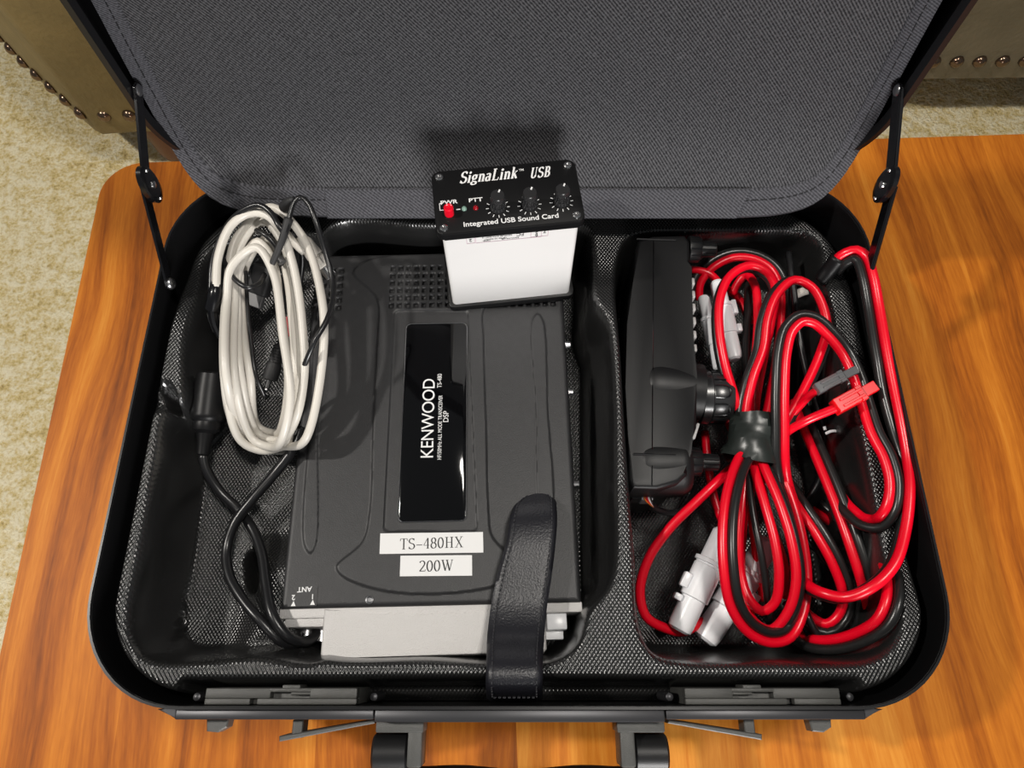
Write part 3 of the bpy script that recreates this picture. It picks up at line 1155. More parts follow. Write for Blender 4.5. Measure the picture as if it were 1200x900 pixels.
# antenna print at the left rear corner (reads from the other side)
g = G()
a, b = rl(337, 711), rl(373, 686)
g.prism([(a[0], a[1]), (b[0], a[1]), (b[0], b[1]), (a[0], b[1])], 0.00005, 0.0002, mtx=top_m)
ant = g.build('antenna_label', M['radio_black'], radio, local=True, smooth=0, label='clear sticker printed ANT 1 2')
text_mesh('lettering', 'ANT', 0.0042, M['print_white'], ant, on_top(357, 690.5, .0003, 182), bold=0.00008)
text_mesh('lettering', '1', 0.0042, M['print_white'], ant, on_top(366.5, 699, .0003, 182), bold=0.00008)
text_mesh('lettering', '2', 0.0042, M['print_white'], ant, on_top(344, 700, .0003, 182), bold=0.00008)
g = G()
for px, py in ((366.5, 706), (344, 707.5)):
    x, y = rl(px, py)
    g.raw([(x - .0014, y - .0014, .0003), (x + .0014, y - .0014, .0003), (x, y + .0016, .0003)], [(0, 1, 2)], top_m)
g.build('arrow_marks', M['print_white'], ant, local=True, smooth=0)
# screws in the cover
for px, py, mm in ((447, 305, 'black_gloss'), (433, 703, 'steel'), (374, 306, 'black_gloss')):
    x, y = rl(px, py)
    g = G()
    g.lathe([(0.0024, -.001), (0.0024, .0004), (0.0014, .0008), (0.0012, .0002)], top_m @ T(x, y, 0), 14)
    g.build('cover_screw', M[mm], radio, local=True)
# side bolts
for px, py in ((669, 451), (677, 561), (664, 394)):
    y = rl(px, py)[1]
    g = G()
    g.lathe([(0.0034, 0), (0.0034, .0014), (0.0024, .0014), (0.0024, .0044), (0.0012, .0050)], top_m @ frame((RWD / 2 - .0005, y, -.013), (1, 0, 0)), 10)
    g.build('side_bolt', M['steel'], radio, local=True, label='bright side bolt')
# silver end casting and heat sink
g = G()
ya = 0.0
g.box((0, -0.0022, -0.0125), (RWD + 0.001, 0.0060, 0.020), top_m, 0.0008)
x0_, x1_ = rl(328, 720)[0], rl(374, 720)[0]
g.box(((x0_ + x1_) / 2 + .002, -0.0050, -0.0150), (x1_ - x0_, 0.010, 0.022), top_m, 0.001)
g.build('end_plate', M['cast_silver'], radio, local=True, label='silver end plate')
hx0_, hx1_ = rl(377, 740)[0], rl(640, 740)[0]
hy = rl(500, 766, -.002)[1]
cv = []
for k in range(13):
    t = k / 12
    cv.append((hx0_ + (hx1_ - hx0_) * t, -0.0002 - 0.0048 * math.sin(math.pi * t)))
front = [(hx1_, hy + .001), (hx1_ - .0015, hy - .0008), (hx0_ + .010, hy - .0012), (hx0_ + .002, hy - .0012), (hx0_, hy + .001)]
g = G()
g.prism([(p[0], p[1]) for p in cv] + front, -0.040, -0.0010, 0.0014, 3, mtx=top_m)
g.build('heat_sink', M['cast_silver'], radio, local=True, label='pale silver cast heat sink')
# white power sockets at the right end
cx = rl(655, 718)[0]
g = G()
g.box((cx - .001, -0.0095, -0.012), (0.012, 0.010, 0.010), top_m, 0.0008)
g.box((cx - .003, -0.0135, -0.0165), (0.012, 0.012, 0.005), top_m, 0.0006)
g.build('power_socket', M['milky'], radio, local=True, label='white power socket')
# antenna sockets at the left end
for px in (350, 368):
    xx = rl(px, 720)[0]
    g = G()
    g.lathe([(0.0052, 0), (0.0052, .006), (0.0044, .006), (0.0044, .011)], top_m @ frame((xx, -0.006, -0.022), (0, -1, 0)), 16)
    g.build('antenna_socket', M['steel'], radio, local=True, label='round metal antenna socket')

# ================================================================== WHITE SOUND CARD BOX, standing on the set
BYAW = math.radians(6.6)
bl, brr = P(526, 363, .062), P(673, 349, .062)
BW, BD, BH = 0.0885, 0.0462, 0.0925
bc = (bl + brr) / 2
ydir = Vector((-math.sin(BYAW), math.cos(BYAW), 0))
bc = bc + ydir * (BD / 2)
zsurf = (rad_m0 @ Vector((0, (inv @ Vector((bc.x, bc.y, 0.06))).y, 0.0015))).z
box_m = T(bc.x, bc.y, zsurf) @ Matrix.Rotation(BYAW, 4, 'Z') @ Matrix.Rotation(math.radians(-0.8), 4, 'X')
ubox = root('sound_card_box', 'white box with black panel and three knobs standing on the black radio', 'sound card', box_m)
g = G()
g.prism(rrect(-BW / 2 + .003, -BD / 2 + .0022, BW / 2 - .003, BD / 2 - .0022, 0.003, 5), 0.004, BH - 0.006)
g.build('housing', M['box_white'], ubox, local=True, label='white metal sleeve')
g = G()
g.prism(rrect(-BW / 2, -BD / 2, BW / 2, BD / 2, 0.004, 6), 0.0, 0.0052, 0.0008, 2, both=True)
g.build('rear_bezel', M['housing'], ubox, local=True)
g = G()
g.prism(rrect(-BW / 2, -BD / 2, BW / 2, BD / 2, 0.0045, 6), BH - 0.0062, BH, 0.0011, 3, both=True)
face = g.build('front_panel', M['black_satin'], ubox, local=True, label='black front panel with white print')
ib = box_m.inverted()


def fl(px, py, dz=0.0):
    o = ib @ Vector((0, 0, CAM_Z))
    d = ib.to_3x3() @ ray(px, py)
    t = (BH + dz - o.z) / d.z
    p = o + d * t
    return (p.x, p.y)


def on_face(px, py, dz=0.0002, ang=0):
    x, y = fl(px, py)
    return T(x, y, BH + dz) @ Matrix.Rotation(math.radians(ang), 4, 'Z')


for px, py in ((511.5, 206.5), (668.5, 191.5), (517, 263.5), (677.5, 248.5)):
    x, y = fl(px, py)
    x = math.copysign(BW / 2 - .0048, x); y = math.copysign(BD / 2 - .0046, y)
    g = G()
    g.lathe([(0.0026, 0), (0.0025, .0007), (0.0018, .0013), (0.0013, .0013), (0.0010, .0005)], T(x, y, BH), 16)
    g.build('panel_screw', M['chrome'], face, local=True, smooth=40, label='chrome corner screw')
serif_text('lettering', 'SignaLink', 0.0084, M['print_white'], face, on_face(573.5, 205.3), 0.17, 0.07, shear=0.28, width=0.0350)
serif_text('lettering', 'USB', 0.0076, M['print_white'], face, on_face(633.5, 202.0), 0.17, 0.07, shear=0.28, width=0.0124)
text_mesh('lettering', 'TM', 0.0022, M['print_white'], face, on_face(611, 199.5), bold=0.00003)
text_mesh('lettering', 'Integrated USB Sound Card', 0.0046, M['print_white'], face, on_face(599, 258.2), sx=1.10, bold=0.00006)
text_mesh('lettering', 'PTT', 0.0038, M['print_white'], face, on_face(557.3, 234.6), sx=1.3, bold=0.00008)
text_mesh('lettering', 'PWR', 0.0038, M['print_white'], face, on_face(526, 237.3), sx=1.25, bold=0.00008)
# bracket line and dash beside the button
g = G()
bx0, by0 = fl(515.6, 246); bx1, by1 = fl(519.5, 239)
for c, s in ((((bx0), (by0 + by1) / 2, BH + .0001), (0.0004, by1 - by0 + .001, .0002)), ((bx0 + .001, by1 + .0004, BH + .0001), (.0022, .0004, .0002)), ((bx0 + .001, by0 - .0004, BH + .0001), (.0022, .0004, .0002))):
    g.box(c, s)
x, y = fl(537, 245.5)
g.box((x, y, BH + .0001), (.0024, .0005, .0002))
g.build('panel_marks', M['print_white'], face, local=True, smooth=0)
# three knobs with scale ticks
for px, py in ((583.5, 243.5), (620.5, 240.5), (658, 236.5)):
    x, y = fl(px, py)
    g = G()
    g.lathe([(0.0046, 0.0002), (0.0046, .0030), (0.0042, .0034), (0.0039, .0034), (0.0038, .0080), (0.0043, .0080), (0.0043, .0112), (0.0039, .0120), (0.0032, .0120)], T(x, y, BH), 30)
    kn = g.build('knob', M['knob_black'], face, local=True, smooth=35, label='small black fluted knob')
    g = G()
    for k in range(14):
        a = 2 * math.pi * k / 14
        g.box((.0040, 0, .0056), (.0012, .0008, .0044), T(x, y, BH) @ Matrix.Rotation(a, 4, 'Z'), .0002, 1)
    g.build('flutes', M['knob_black'], kn, local=True)
    g = G()
    g.box((0, .0030, .0121), (.0009, .0018, .0004), T(x, y, BH) @ Matrix.Rotation(math.radians(-25), 4, 'Z'))
    g.build('pointer_mark', M['print_white'], kn, local=True, smooth=0)
    g = G()
    for k in range(11):
        a = math.radians(-240 + 300 * k / 10 + 0)
        g.box((.0063, 0, .0001), (.0017, .00040, .0002), T(x, y, BH) @ Matrix.Rotation(a, 4, 'Z'))
    g.build('scale_ticks', M['print_white'], face, local=True, smooth=0)
x, y = fl(526.5, 250.5)
g = G()
g.lathe([(0.0029, 0), (0.0029, .0060), (0.0024, .0066), (0.0018, .0062)], T(x, y, BH), 22)
g.build('power_button', M['red_button'], face, local=True, smooth=35, label='red push button')
for px, py, mm, nm in ((544, 245, 'led_green', 'dull green status light'), (557.5, 244, 'led_red', 'dark red status light')):
    x, y = fl(px, py)
    g = G()
    g.lathe([(0.0016, 0), (0.0016, .0006), (0.0012, .0014), (0.0005, .0018)], T(x, y, BH), 16)
    g.build('status_light', M[mm], face, local=True, smooth=60, label=nm)
# printed paper label on the white face, upside down to the viewer, mostly under the panel's edge
yb_ = -BD / 2 + .0022
lab_m = Matrix(((1, 0, 0, 0), (0, 0, -1, yb_ - .0002), (0, 1, 0, BH - 0.0062), (0, 0, 0, 1)))     # local x right, y up the face
g = G()
for x0, x1, y0 in ((-0.0215, 0.0185, -0.0085), (-0.0270, -0.0222, -0.0082), (0.0120, 0.0225, -0.0080)):
    for (c, s) in (((x0, y0 / 2, 0), (.0003, -y0, .0001)), ((x1, y0 / 2, 0), (.0003, -y0, .0001)), (((x0 + x1) / 2, y0, 0), (x1 - x0, .0003, .0001))):
        g.box(c, s, lab_m)
lb = g.build('rating_label', M['print_pink'], ubox, local=True, smooth=0, label='faint printed rating label')
rot = Matrix.Rotation(math.pi, 4, 'Z')
for k, (s, xx, yy_, sz) in enumerate((('FC', .0055, -.0040, .0042), ('COMPLIES WITH PART 15', -.0085, -.0036, .0016), ('TESTED TO COMPLY', -.0095, -.0058, .0015), ('MODEL', -.0150, -.0072, .0014), ('SIGNALINK USB', -.0005, -.0070, .0015))):
    text_mesh('lettering', s, sz, M['grey_plastic'], lb, lab_m @ T(xx, yy_, 0) @ rot)
for xx, yy_, s in ((-.0246, -.0050, '2'), (.0155, -.0042, '5'), (.0205, -.0035, '7'), (.0155, -.0068, '6')):
    text_mesh('lettering', s, .0040, M['grey_plastic'], lb, lab_m @ T(xx, yy_, 0) @ rot)

# ================================================================== CONTROL HEAD on edge in the right well
ZC = 0.088
pc = lambda lst, z=ZC: [tuple(P(a, b, z)[:2]) for a, b in lst]
hc = P(775, 430, ZC)
head = root('radio_controller', 'black radio control panel standing on edge beside the red and black cables', 'control panel', T(hc.x, hc.y, 0.014))
body_poly = pc([(748, 281), (765, 276), (803, 275), (809, 283), (809, 306), (806, 312), (811, 345), (813, 400), (817, 440), (817, 500), (812, 512), (805, 530), (806, 556), (795, 566), (770, 573), (742, 572), (737, 560), (736, 510), (733, 455), (735, 380), (742, 330), (745, 290)])
g = G()
g.prism(body_poly, 0.016, ZC, 0.0026, 3, both=True)
hb = g.build('housing', M['housing'], head, label='black plastic housing')
# seam between the two shells
sm_a, sm_b = P(766, 281, ZC + .0001), P(764, 569, ZC + .0001)
g = G()
g.tube([sm_a, sm_b], 0.00035, 5, 0)
g.build('seam', M['name_plate'], hb)
# raised collars where the knobs leave the housing
a, b = P(750, 450, .079), P(819, 465, .073)
g = G()
g.tube([P(750, 455, .0690), P(780, 457, .0690), P(819, 461, .0680)], 0.02, 36, 0.002, radii=[(0, .0150), (.05, .0185), (.12, .0202), (.25, .0207), (1, .0195)])
g.build('knob_collar', M['housing'], head)
g = G()
g.tube([P(744, 546, .0695), P(775, 546, .0695), P(804, 545, .0690)], 0.02, 36, 0.002, radii=[(0, .0165), (.08, .0190), (.3, .0198), (.9, .0195), (1, .0170)])
g.build('knob_collar', M['housing'], head)
for y_, xa_, xb_ in ((280, 746, 792), (532, 742, 792)):
    g = G()
    g.tube([P(xa_, y_, ZC + .0006), P(xb_, y_ + 1.5, ZC + .0006)], 0.0007, 6, 0)
    g.build('edge_rib', M['housing'], head)


def lathe_x(name, start, length_profile, mm, parent, flute=0, label=None, n=30):
    g = G()
    g.lathe(length_profile, frame(start, (1, -0.03, 0)), n)
    o = g.build(name, M[mm], parent, label=label, smooth=35)
    return o


# main tuning knob
st = P(818, 465, .066)
kn = lathe_x('tuning_knob', st, [(.0160, 0), (.0178, .0008), (.0180, .0060), (.0172, .0068), (.0176, .0075), (.0172, .0185), (.0164, .0200), (.012, .0202)], 'knob_black', head, label='large black tuning knob', n=40)
g = G()
fm = frame(st, (1, -0.03, 0))
for k in range(9):
    a0 = 2 * math.pi * k / 9 + 0.15
    pts = []
    for da, zz in ((-.22, .0070), (-.22, .0130), (-.16, .0158), (0, .0166), (.16, .0158), (.22, .0130), (.22, .0070)):
        pts.append(fm @ Vector((.0178 * math.cos(a0 + da), .0178 * math.sin(a0 + da), zz)))
    g.tube(pts, 0.0005, 5, 0.0012)
g.build('grip_pattern', M['black_gloss'], kn)
for (px, py, zz) in ((806, 292, .078), (805, 541, .076)):
    st = P(px, py, zz)
    kb = lathe_x('dual_knob', st, [(.0088, 0), (.0092, .0006), (.0086, .0075), (.0078, .0085), (.0052, .0085), (.0054, .0092), (.0050, .0190), (.0042, .0196)], 'housing', head, label='small black double knob')
    g = G()
    fm = frame(st, (1, -0.03, 0))
    for k in range(12):
        a0 = 2 * math.pi * k / 12
        g.tube([fm @ Vector((.0089 * math.cos(a0), .0089 * math.sin(a0), .001)), fm @ Vector((.0083 * math.cos(a0), .0083 * math.sin(a0), .0078))], .0006, 5, 0)
        g.tube([fm @ Vector((.0052 * math.cos(a0), .0052 * math.sin(a0), .0095)), fm @ Vector((.0050 * math.cos(a0), .0050 * math.sin(a0), .0188))], .0004, 5, 0)
    g.build('flutes', M['black_gloss'], kb)
st = P(790, 567, .070)
lathe_x('jack_stub', st, [(.0042, 0), (.0042, .009), (.0036, .0096)], 'steel', head, label='short metal jack')
# keys along the front face, seen end-on
for k, py in enumerate((330, 345, 360, 376, 392, 408)):
    c = P(811 + k * 0.5, py, .082)
    g = G()
    g.box((c.x + .0006, c.y, .079), (.0022, .0052, .008), None, .0007, 2)
    g.build('key', M['cast_silver'], head, label='pale key on the front face')
c = P(814, 507, .080)
g = G()
g.box((0, 0, 0), (.002, .011, .008), T(c.x, c.y, .080) @ Matrix.Rotation(math.radians(-22), 4, 'Z'), .0007, 2)
g.build('key', M['cast_silver'], head, label='pale key on the front face')
# rear foot
g = G()
g.prism(pc([(741, 371), (734, 400), (731, 455), (738, 459), (740, 420), (743, 374)], .080), .050, .0815, .0006, 2)
g.build('tilt_foot', M['black_gloss'], head, label='glossy black tilt foot')
# socket with coloured leads and the thin black lead leaving it
c = P(752, 580, .058)
g = G()
g.box((c.x, c.y + .001, .058), (.0150, .0100, .0140), None, .0008)
g.build('socket', M['grey_plastic'], head)
g = G()
g.box((c.x + .002, c.y - .0018, .0600), (.0070, .0066, .0120), None, .0006)
plug = g.build('lead_plug', M['milky'], head, label='clear plastic plug')
for k, mm in enumerate(('orange', 'red', 'print_white', 'wire_black')):
    g = G()
    xx = c.x + .0000 + k * .0013
    g.tube([(xx, c.y - .0004, .0668), (xx, c.y - .0048, .0672), (c.x + .006, c.y - .009, .063)], .00055, 5, .001)
    g.build('lead_strand', M[mm], plug, smooth=180)
g = G()
g.tube([(c.x + .006, c.y - .0085, .063), P(764, 594, .058), P(780, 601, .054), P(797, 600, .050), P(806, 592, .045), P(815, 570, .03)], .0022, 10, .002)
g.build('panel_lead', M['cable_black'], head, smooth=180)

# ================================================================== LEATHER STRAP
cen = [(628, 583, .0715), (626, 600, .0765), (622, 630, .079), (614, 670, .079), (609, 710, .0790), (606, 745, .0840), (605, 768, .0955), (604.5, 785, .1005), (604, 800, .1000), (604, 810, .0935), (604, 815, .082), (604, 818, .062)]
lefts = [(601, 596), (597, 609), (594, 632), (583, 672), (575, 712), (571, 745), (570, 768), (569.5, 785), (569, 800), (569.5, 810), (570, 815), (570, 818)]
rights = [(652, 592), (653, 606), (651.5, 632), (647, 672), (641, 712), (638, 745), (636.5, 768), (636, 785), (636, 800), (636, 810), (636, 815), (636, 818)]
strap_c = P(606, 720, .080)
strap = root('leather_strap', 'black stitched leather strap lying over the radio and down the case front', 'strap', T(strap_c.x, strap_c.y, .06))
Lp = smooth_path([P(a[0], a[1], c[2]) for a, c in zip(lefts, cen)], 0.0025)
Rp = smooth_path([P(a[0], a[1], c[2]) for a, c in zip(rights, cen)], 0.0025)
# resample both edges alike
def resample(pl, n):
    ds = [0.0]
    for a, b in zip(pl[:-1], pl[1:]):
        ds.append(ds[-1] + (b - a).length)
    out = []
    for k in range(n):
        s = ds[-1] * k / (n - 1)
        i = max(j for j in range(len(ds)) if ds[j] <= s + 1e-12)
        i = min(i, len(pl) - 2)
        out.append(pl[i].lerp(pl[i + 1], (s - ds[i]) / max(1e-9, ds[i + 1] - ds[i])))
    return out


NS, NWD = 70, 13
Lp, Rp = resample(Lp, NS), resample(Rp, NS)
rows = []
ymid = (Lp[0] + Rp[0]) / 2
hw = (Rp[0] - Lp[0]).length / 2
t_end = (Lp[0] - Lp[4]).normalized()
capn = 8
for k in range(capn, 0, -1):       # rounded tip
    a = math.radians(88 * k / capn)
    wv = math.cos(a)
    off = t_end * (math.sin(a) * hw * 0.80)
    rows.append((ymid + (Lp[0] - ymid) * wv + off - Vector((0, 0, .003 * math.sin(a))), ymid + (Rp[0] - ymid) * wv + off - Vector((0, 0, .003 * math.sin(a)))))
rows += list(zip(Lp, Rp))
grid, nrm_rows = [], []
for i, (a, b) in enumerate(rows):
    pa, pb = rows[max(i - 1, 0)], rows[min(i + 1, len(rows) - 1)]
    t = ((pb[0] + pb[1]) / 2 - (pa[0] + pa[1]) / 2).normalized()
    ac = (b - a).normalized() if (b - a).length > 1e-6 else Vector((1, 0, 0))
    nn = t.cross(ac)
    nn = nn if nn.length > 1e-6 else Vector((0, 0, 1))
    nn.normalize()
    if nn.z < -0.2 or (abs(nn.z) <= 0.2 and nn.y > 0):
        nn = -nn
    nrm_rows.append(nn)
    row = []
    for j in range(NWD):
        u = j / (NWD - 1)
        e = min(u, 1 - u) * 2
        puff = 0.0016 * (1 - (1 - min(1, e / 0.22)) ** 2) + 0.0004
        row.append(a.lerp(b, u) + nn * puff)
    grid.append(row)
vs, fs = [], []
R_ = len(grid)
for i in range(R_):
    vs += grid[i]
for i in range(R_):
    vs += [p - nrm_rows[i] * (0.0026 if 0 < j < NWD - 1 else 0.0012) for j, p in enumerate(grid[i])]
o2 = R_ * NWD
for i in range(R_ - 1):
    for j in range(NWD - 1):
        k = i * NWD + j
        fs.append((k, k + 1, k + NWD + 1, k + NWD))
        fs.append((o2 + k, o2 + k + NWD, o2 + k + NWD + 1, o2 + k + 1))
    for j in (0, NWD - 1):
        k = i * NWD + j
        fs.append((k, k + NWD, o2 + k + NWD, o2 + k))
for i in (0, R_ - 1):
    for j in range(NWD - 1):
        k = i * NWD + j
        fs.append((k, o2 + k, o2 + k + 1, k + 1))
g = G()
g.raw(vs, fs)
band = g.build('strap_band', M['leather_strap'], strap, smooth=60)


def strap_pt(i, u, h=0.0022):
    i = max(0, min(len(rows) - 1, i))
    i0 = int(i)
    i1 = min(i0 + 1, len(rows) - 1)
    f = i - i0
    return (rows[i0][0].lerp(rows[i0][1], u)).lerp(rows[i1][0].lerp(rows[i1][1], u), f) + nrm_rows[i0] * h


g = G()
last = capn + NS - 14
for u in (0.11, 0.89):
    i = 3.0
    while i < last:
        g.tube([strap_pt(i, u), strap_pt(i + 0.75, u)], 0.00042, 5, 0)
        i += 1.25
def row_stitch(i, u0, u1):
    u = u0
    while u < u1:
        g.tube([strap_pt(i, u), strap_pt(i, min(u1, u + .05))], 0.00042, 5, 0)
        u += 0.085
row_stitch(capn + 8, .13, .87)
row_stitch(last, .13, .87)
for k in range(12):      # round the tip
    a0, a1 = math.radians(12 + 13 * k), math.radians(19 + 13 * k)
    f = lambda a: (ymid + (Rp[0] - Lp[0]) * (0.39 * math.cos(a)) + t_end * (hw * .62 * math.sin(a)) + Vector((0, 0, .0018 - .0022 * math.sin(a))))
    g.tube([f(a0), f(a1)], 0.00042, 5, 0)
g.build('stitching', M['stitch'], band, smooth=60, label='row of grey black stitches')

# ================================================================== CABLES, left side
CR = 0.0027


def loop_turn(L, apex, R, bot, z, dz=(0, 0, 0, 0), prev_bot=None):
    """one turn of the coil: up the left side, over the top, down the right side, round the bottom"""
    (lx1, ly1), (lx2, ly2) = L
    ax, ay = apex
    (rx1, ry1), (rx2, ry2) = R
    bx, by = bot
    return [P(lx1, ly1, z + dz[0]), P(lx2, ly2, z + dz[1]), P((lx2 * .62 + ax * .38) - 7, ay + (ly2 - ay) * .36, z + .006 + dz[1]),
            P(ax, ay, z + .010 + dz[2]), P(ax + (rx1 - ax) * .56 + 3, ay + (ry1 - ay) * .30, z + .008 + dz[2]),
            P(rx1, ry1, z + .003 + dz[3]), P(rx2, ry2, z - .003 + dz[3]), P(bx + (rx2 - bx) * .55, by - 9, z - .019), P(bx, by, z - .036)]


turns = []
turns += [P(253, 338, .112), P(256, 300, .116), P(271, 264, .120), P(292, 250, .122), P(312, 252, .122), P(330, 272, .120), P(342, 305, .116), P(350, 345, .112), P(355, 390, .108), P(357, 430, .103), P(350, 480, .098), P(338, 508, .084), P(322, 522, .070), P(303, 520, .066), P(283, 502, .072)]
turns += loop_turn(((265, 440), (266, 350)), (300, 290), ((331, 390), (340, 465)), (318, 524), .108)
turns += [P(296, 514, .070)]
turns += loop_turn(((276, 450), (275, 355)), (307, 258), ((348, 360), (352, 445)), (322, 516), .100)
turns += [P(302, 508, .064)]
turns += loop_turn(((282, 440), (279, 370)), (302, 283), ((328, 360), (338, 450)), (322, 508), .096)
turns += [P(302, 500, .060)]
turns += loop_turn(((293, 440), (284, 370)), (312, 280), ((343, 380), (346, 450)), (326, 528), .092, (0, 0, 0, .006))
turns += [P(300, 522, .058), P(276, 500, .068)]
turns += loop_turn(((263, 440), (266, 340)), (316, 243), ((377, 350), (378, 420)), (333, 524), .105)
turns += [P(306, 528, .066), P(283, 517, .072)]
turns += [P(268, 475, .088), P(270, 400, .098), P(276, 340, .100), P(287, 285, .100), P(303, 262, .104), P(320, 262, .106), P(334, 272, .107), P(345, 285, .106), P(357, 296, .102)]
coil_c = P(315, 390, .06)
coil = root('cable_coil', 'coil of off white cable standing at the left of the black radio', 'cable', T(coil_c.x, coil_c.y, .045))
g = G()
g.tube([p for p in turns], CR, 12, 0.003)
g.build('cord', M['cable_white'], coil, smooth=180)
# connector end: pale plug with a metal tip
a, b = P(356, 283, .104), P(388, 325, .090)
d_ = (b - a)
fm = frame(a, d_)
L_ = d_.length
g = G()
g.lathe([(.0030, -.004), (.0052, .001), (.0056, L_ * .40), (.0048, L_ * .42), (.0048, L_ * .46), (.0058, L_ * .48), (.0058, L_ * .70), (.0050, L_ * .73)], fm, 22)
pl = g.build('plug', M['cable_white'], coil, label='off white plug body')
g = G()
g.lathe([(.0046, L_ * .70), (.0046, L_ * .98), (.0040, L_ * 1.0), (.0034, L_ * .94)], fm, 20)
g.build('plug_tip', M['chrome'], pl, label='bright metal plug tip')
g = G()
for k in range(5):
    g.box((.0058 * math.cos(k * 1.256), .0058 * math.sin(k * 1.256), L_ * .59), (.002, .002, L_ * .18), fm, .0004, 1)
g.build('grip_ribs', M['cable_white'], pl)
# other end: black heat shrink with two small phono plugs
g = G()
g.tube([P(253.5, 330, .112), P(252, 345, .110), P(249, 362, .104)], .0034, 12, .002, radii=[(0, .0030), (.4, .0042), (1, .0050)])
g.tube([P(249, 356, .106), P(251, 375, .098), P(257, 392, .090)], .003, 10, .002, radii=[(0, .0036), (1, .0026)])
g.build('heat_shrink', M['black_gloss'], coil, label='black heat shrink sleeve')
for (p0, p1) in (((247, 366, .100), (258, 396, .086)), ((254, 368, .098), (262, 394, .084))):
    a, b = P(*p0), P(*p1)
    g = G()
    L_ = (b - a).length
    g.lathe([(.0026, 0), (.0030, L_ * .2), (.0030, L_ * .7), (.0022, L_ * .75), (.0015, L_)], frame(a, b - a), 14)
    g.build('phono_plug', M['steel'], coil, label='small metal phono plug')
# red heat shrink ring seen inside the coil
g = G()
g.tube([P(334, 372, .092), P(337, 395, .088)], .0026, 10, .003)
g.build('marker_sleeve', M['red_plastic'], coil, label='red marker sleeve')
for a_, b_ in (((327, 301.5, .1115), (331, 308, .1105)),):
    g = G()
    g.tube([P(*a_), P(*b_)], .0027, 12, .002)
    g.build('marker_band', M['grey_plastic'], coil, label='grey printed band')

# thin black lead over the coil
th = root('thin_black_cable', 'thin black audio lead draped over the off white cable coil', 'cable', T(P(360, 320, .06).x, P(360, 320, .06).y, .05))
g = G()
g.tube([P(318, 312, .116), P(327, 292, .122), P(336, 268, .128), P(340, 250, .131), P(345, 236, .133), P(352, 231, .133), P(361, 238, .132), P(371, 262, .128), P(381, 295, .119), P(389, 325, .114), P(390, 350, .114), P(383, 375, .116), P(370, 398, .115), P(358, 425, .106), P(348, 450, .086), P(340, 470, .080)], .0017, 10, .0025)
cd = g.build('cord', M['cable_black'], th, smooth=180)
g = G()
g.tube([P(338.5, 256, .1295), P(330, 283, .1245), P(318, 311, .117)], .0026, 12, .002, radii=[(0, .0030), (.5, .0022), (1, .0020)])
g.build('strain_relief', M['black_matte'], th, smooth=180)
g = G()
g.tube([P(334, 243, .124), P(340, 236, .131), P(345, 234, .133)], .003, 12, .002, radii=[(0, .0042), (1, .0022)])
g.build('boot', M['black_matte'], th, smooth=180)
# second lead: outer arc, small inner arc and jack plug
sec = root('jack_plug_lead', 'black lead with ribbed jack plug hanging inside the off white coil', 'cable', T(P(300, 400, .06).x, P(300, 400, .06).y, .046))
g = G()
g.tube([P(247, 342, .100), P(248, 315, .104), P(254, 290, .110), P(268, 262, .118), P(286, 246, .125), P(304, 240.5, .128), P(318, 250, .1275), P(327, 265, .127), P(334, 275, .124)], .0019, 10, .0025)
g.tube([P(262, 300, .108), P(268, 317, .110), P(278, 330, .1115), P(291, 337, .1115), P(303, 333, .108), P(310, 322, .100)], .0017, 10, .0025)
g.tube([P(288, 318, .100), P(290, 360, .0985), P(294, 400, .096), P(300, 440, .092), P(311, 466, .080)], .0014, 8, .0025)
g.tube([P(300, 270, .112), P(312, 276, .113), P(325, 292, .108), P(333, 320, .098), P(331, 380, .078), P(328, 405, .070)], .0018, 8, .0025)
g.build('cord', M['cable_black'], sec, smooth=180)
a, b = P(328, 406, .070), P(312, 458, .056)
L_ = (b - a).length
fm = frame(a, b - a)
g = G()
prof = [(.0022, -.002)]
for k in range(6):
    prof += [(.0046, L_ * .06 * k + .001), (.0046, L_ * .06 * k + L_ * .035), (.0038, L_ * .06 * k + L_ * .04)]
prof += [(.0052, L_ * .42), (.0052, L_ * .72), (.0040, L_ * .74)]
g.lathe(prof, fm, 16)
jk = g.build('jack_plug', M['black_matte'], sec, label='ribbed black jack plug')
g = G()
g.lathe([(.0018, L_ * .70), (.0018, L_ * .93), (.0013, L_ * .95), (.0016, L_ * .98), (.0005, L_ * 1.03)], fm, 12)
g.build('jack_tip', M['steel'], jk, label='metal jack tip')
# usb plug lead
us = root('usb_plug_lead', 'black lead ending in a grey USB plug behind the coil strands', 'cable', T(P(300, 345, .06).x, P(300, 345, .06).y, .046))
a, b = P(312, 312, .090), P(297, 358, .078)
L_ = (b - a).length
fm = frame(a, b - a, (0, 0, 1))
g = G()
g.box((0, 0, L_ * .36), (.0085, .0150, L_ * .72), fm, .002, 3)
g.build('plug_body', M['black_matte'], us)
g = G()
g.box((0, 0, L_ * .86), (.0045, .0120, L_ * .32), fm, .0004, 1)
g.build('usb_contact', M['usb_grey'], us, label='grey metal USB shell')
g = G()
g.tube([a, P(322, 290, .094), P(338, 278, .094), P(352, 290, .088), P(352, 330, .070), P(340, 370, .060)], .0019, 8, .0025)
g.build('cord', M['cable_black'], us, smooth=180)

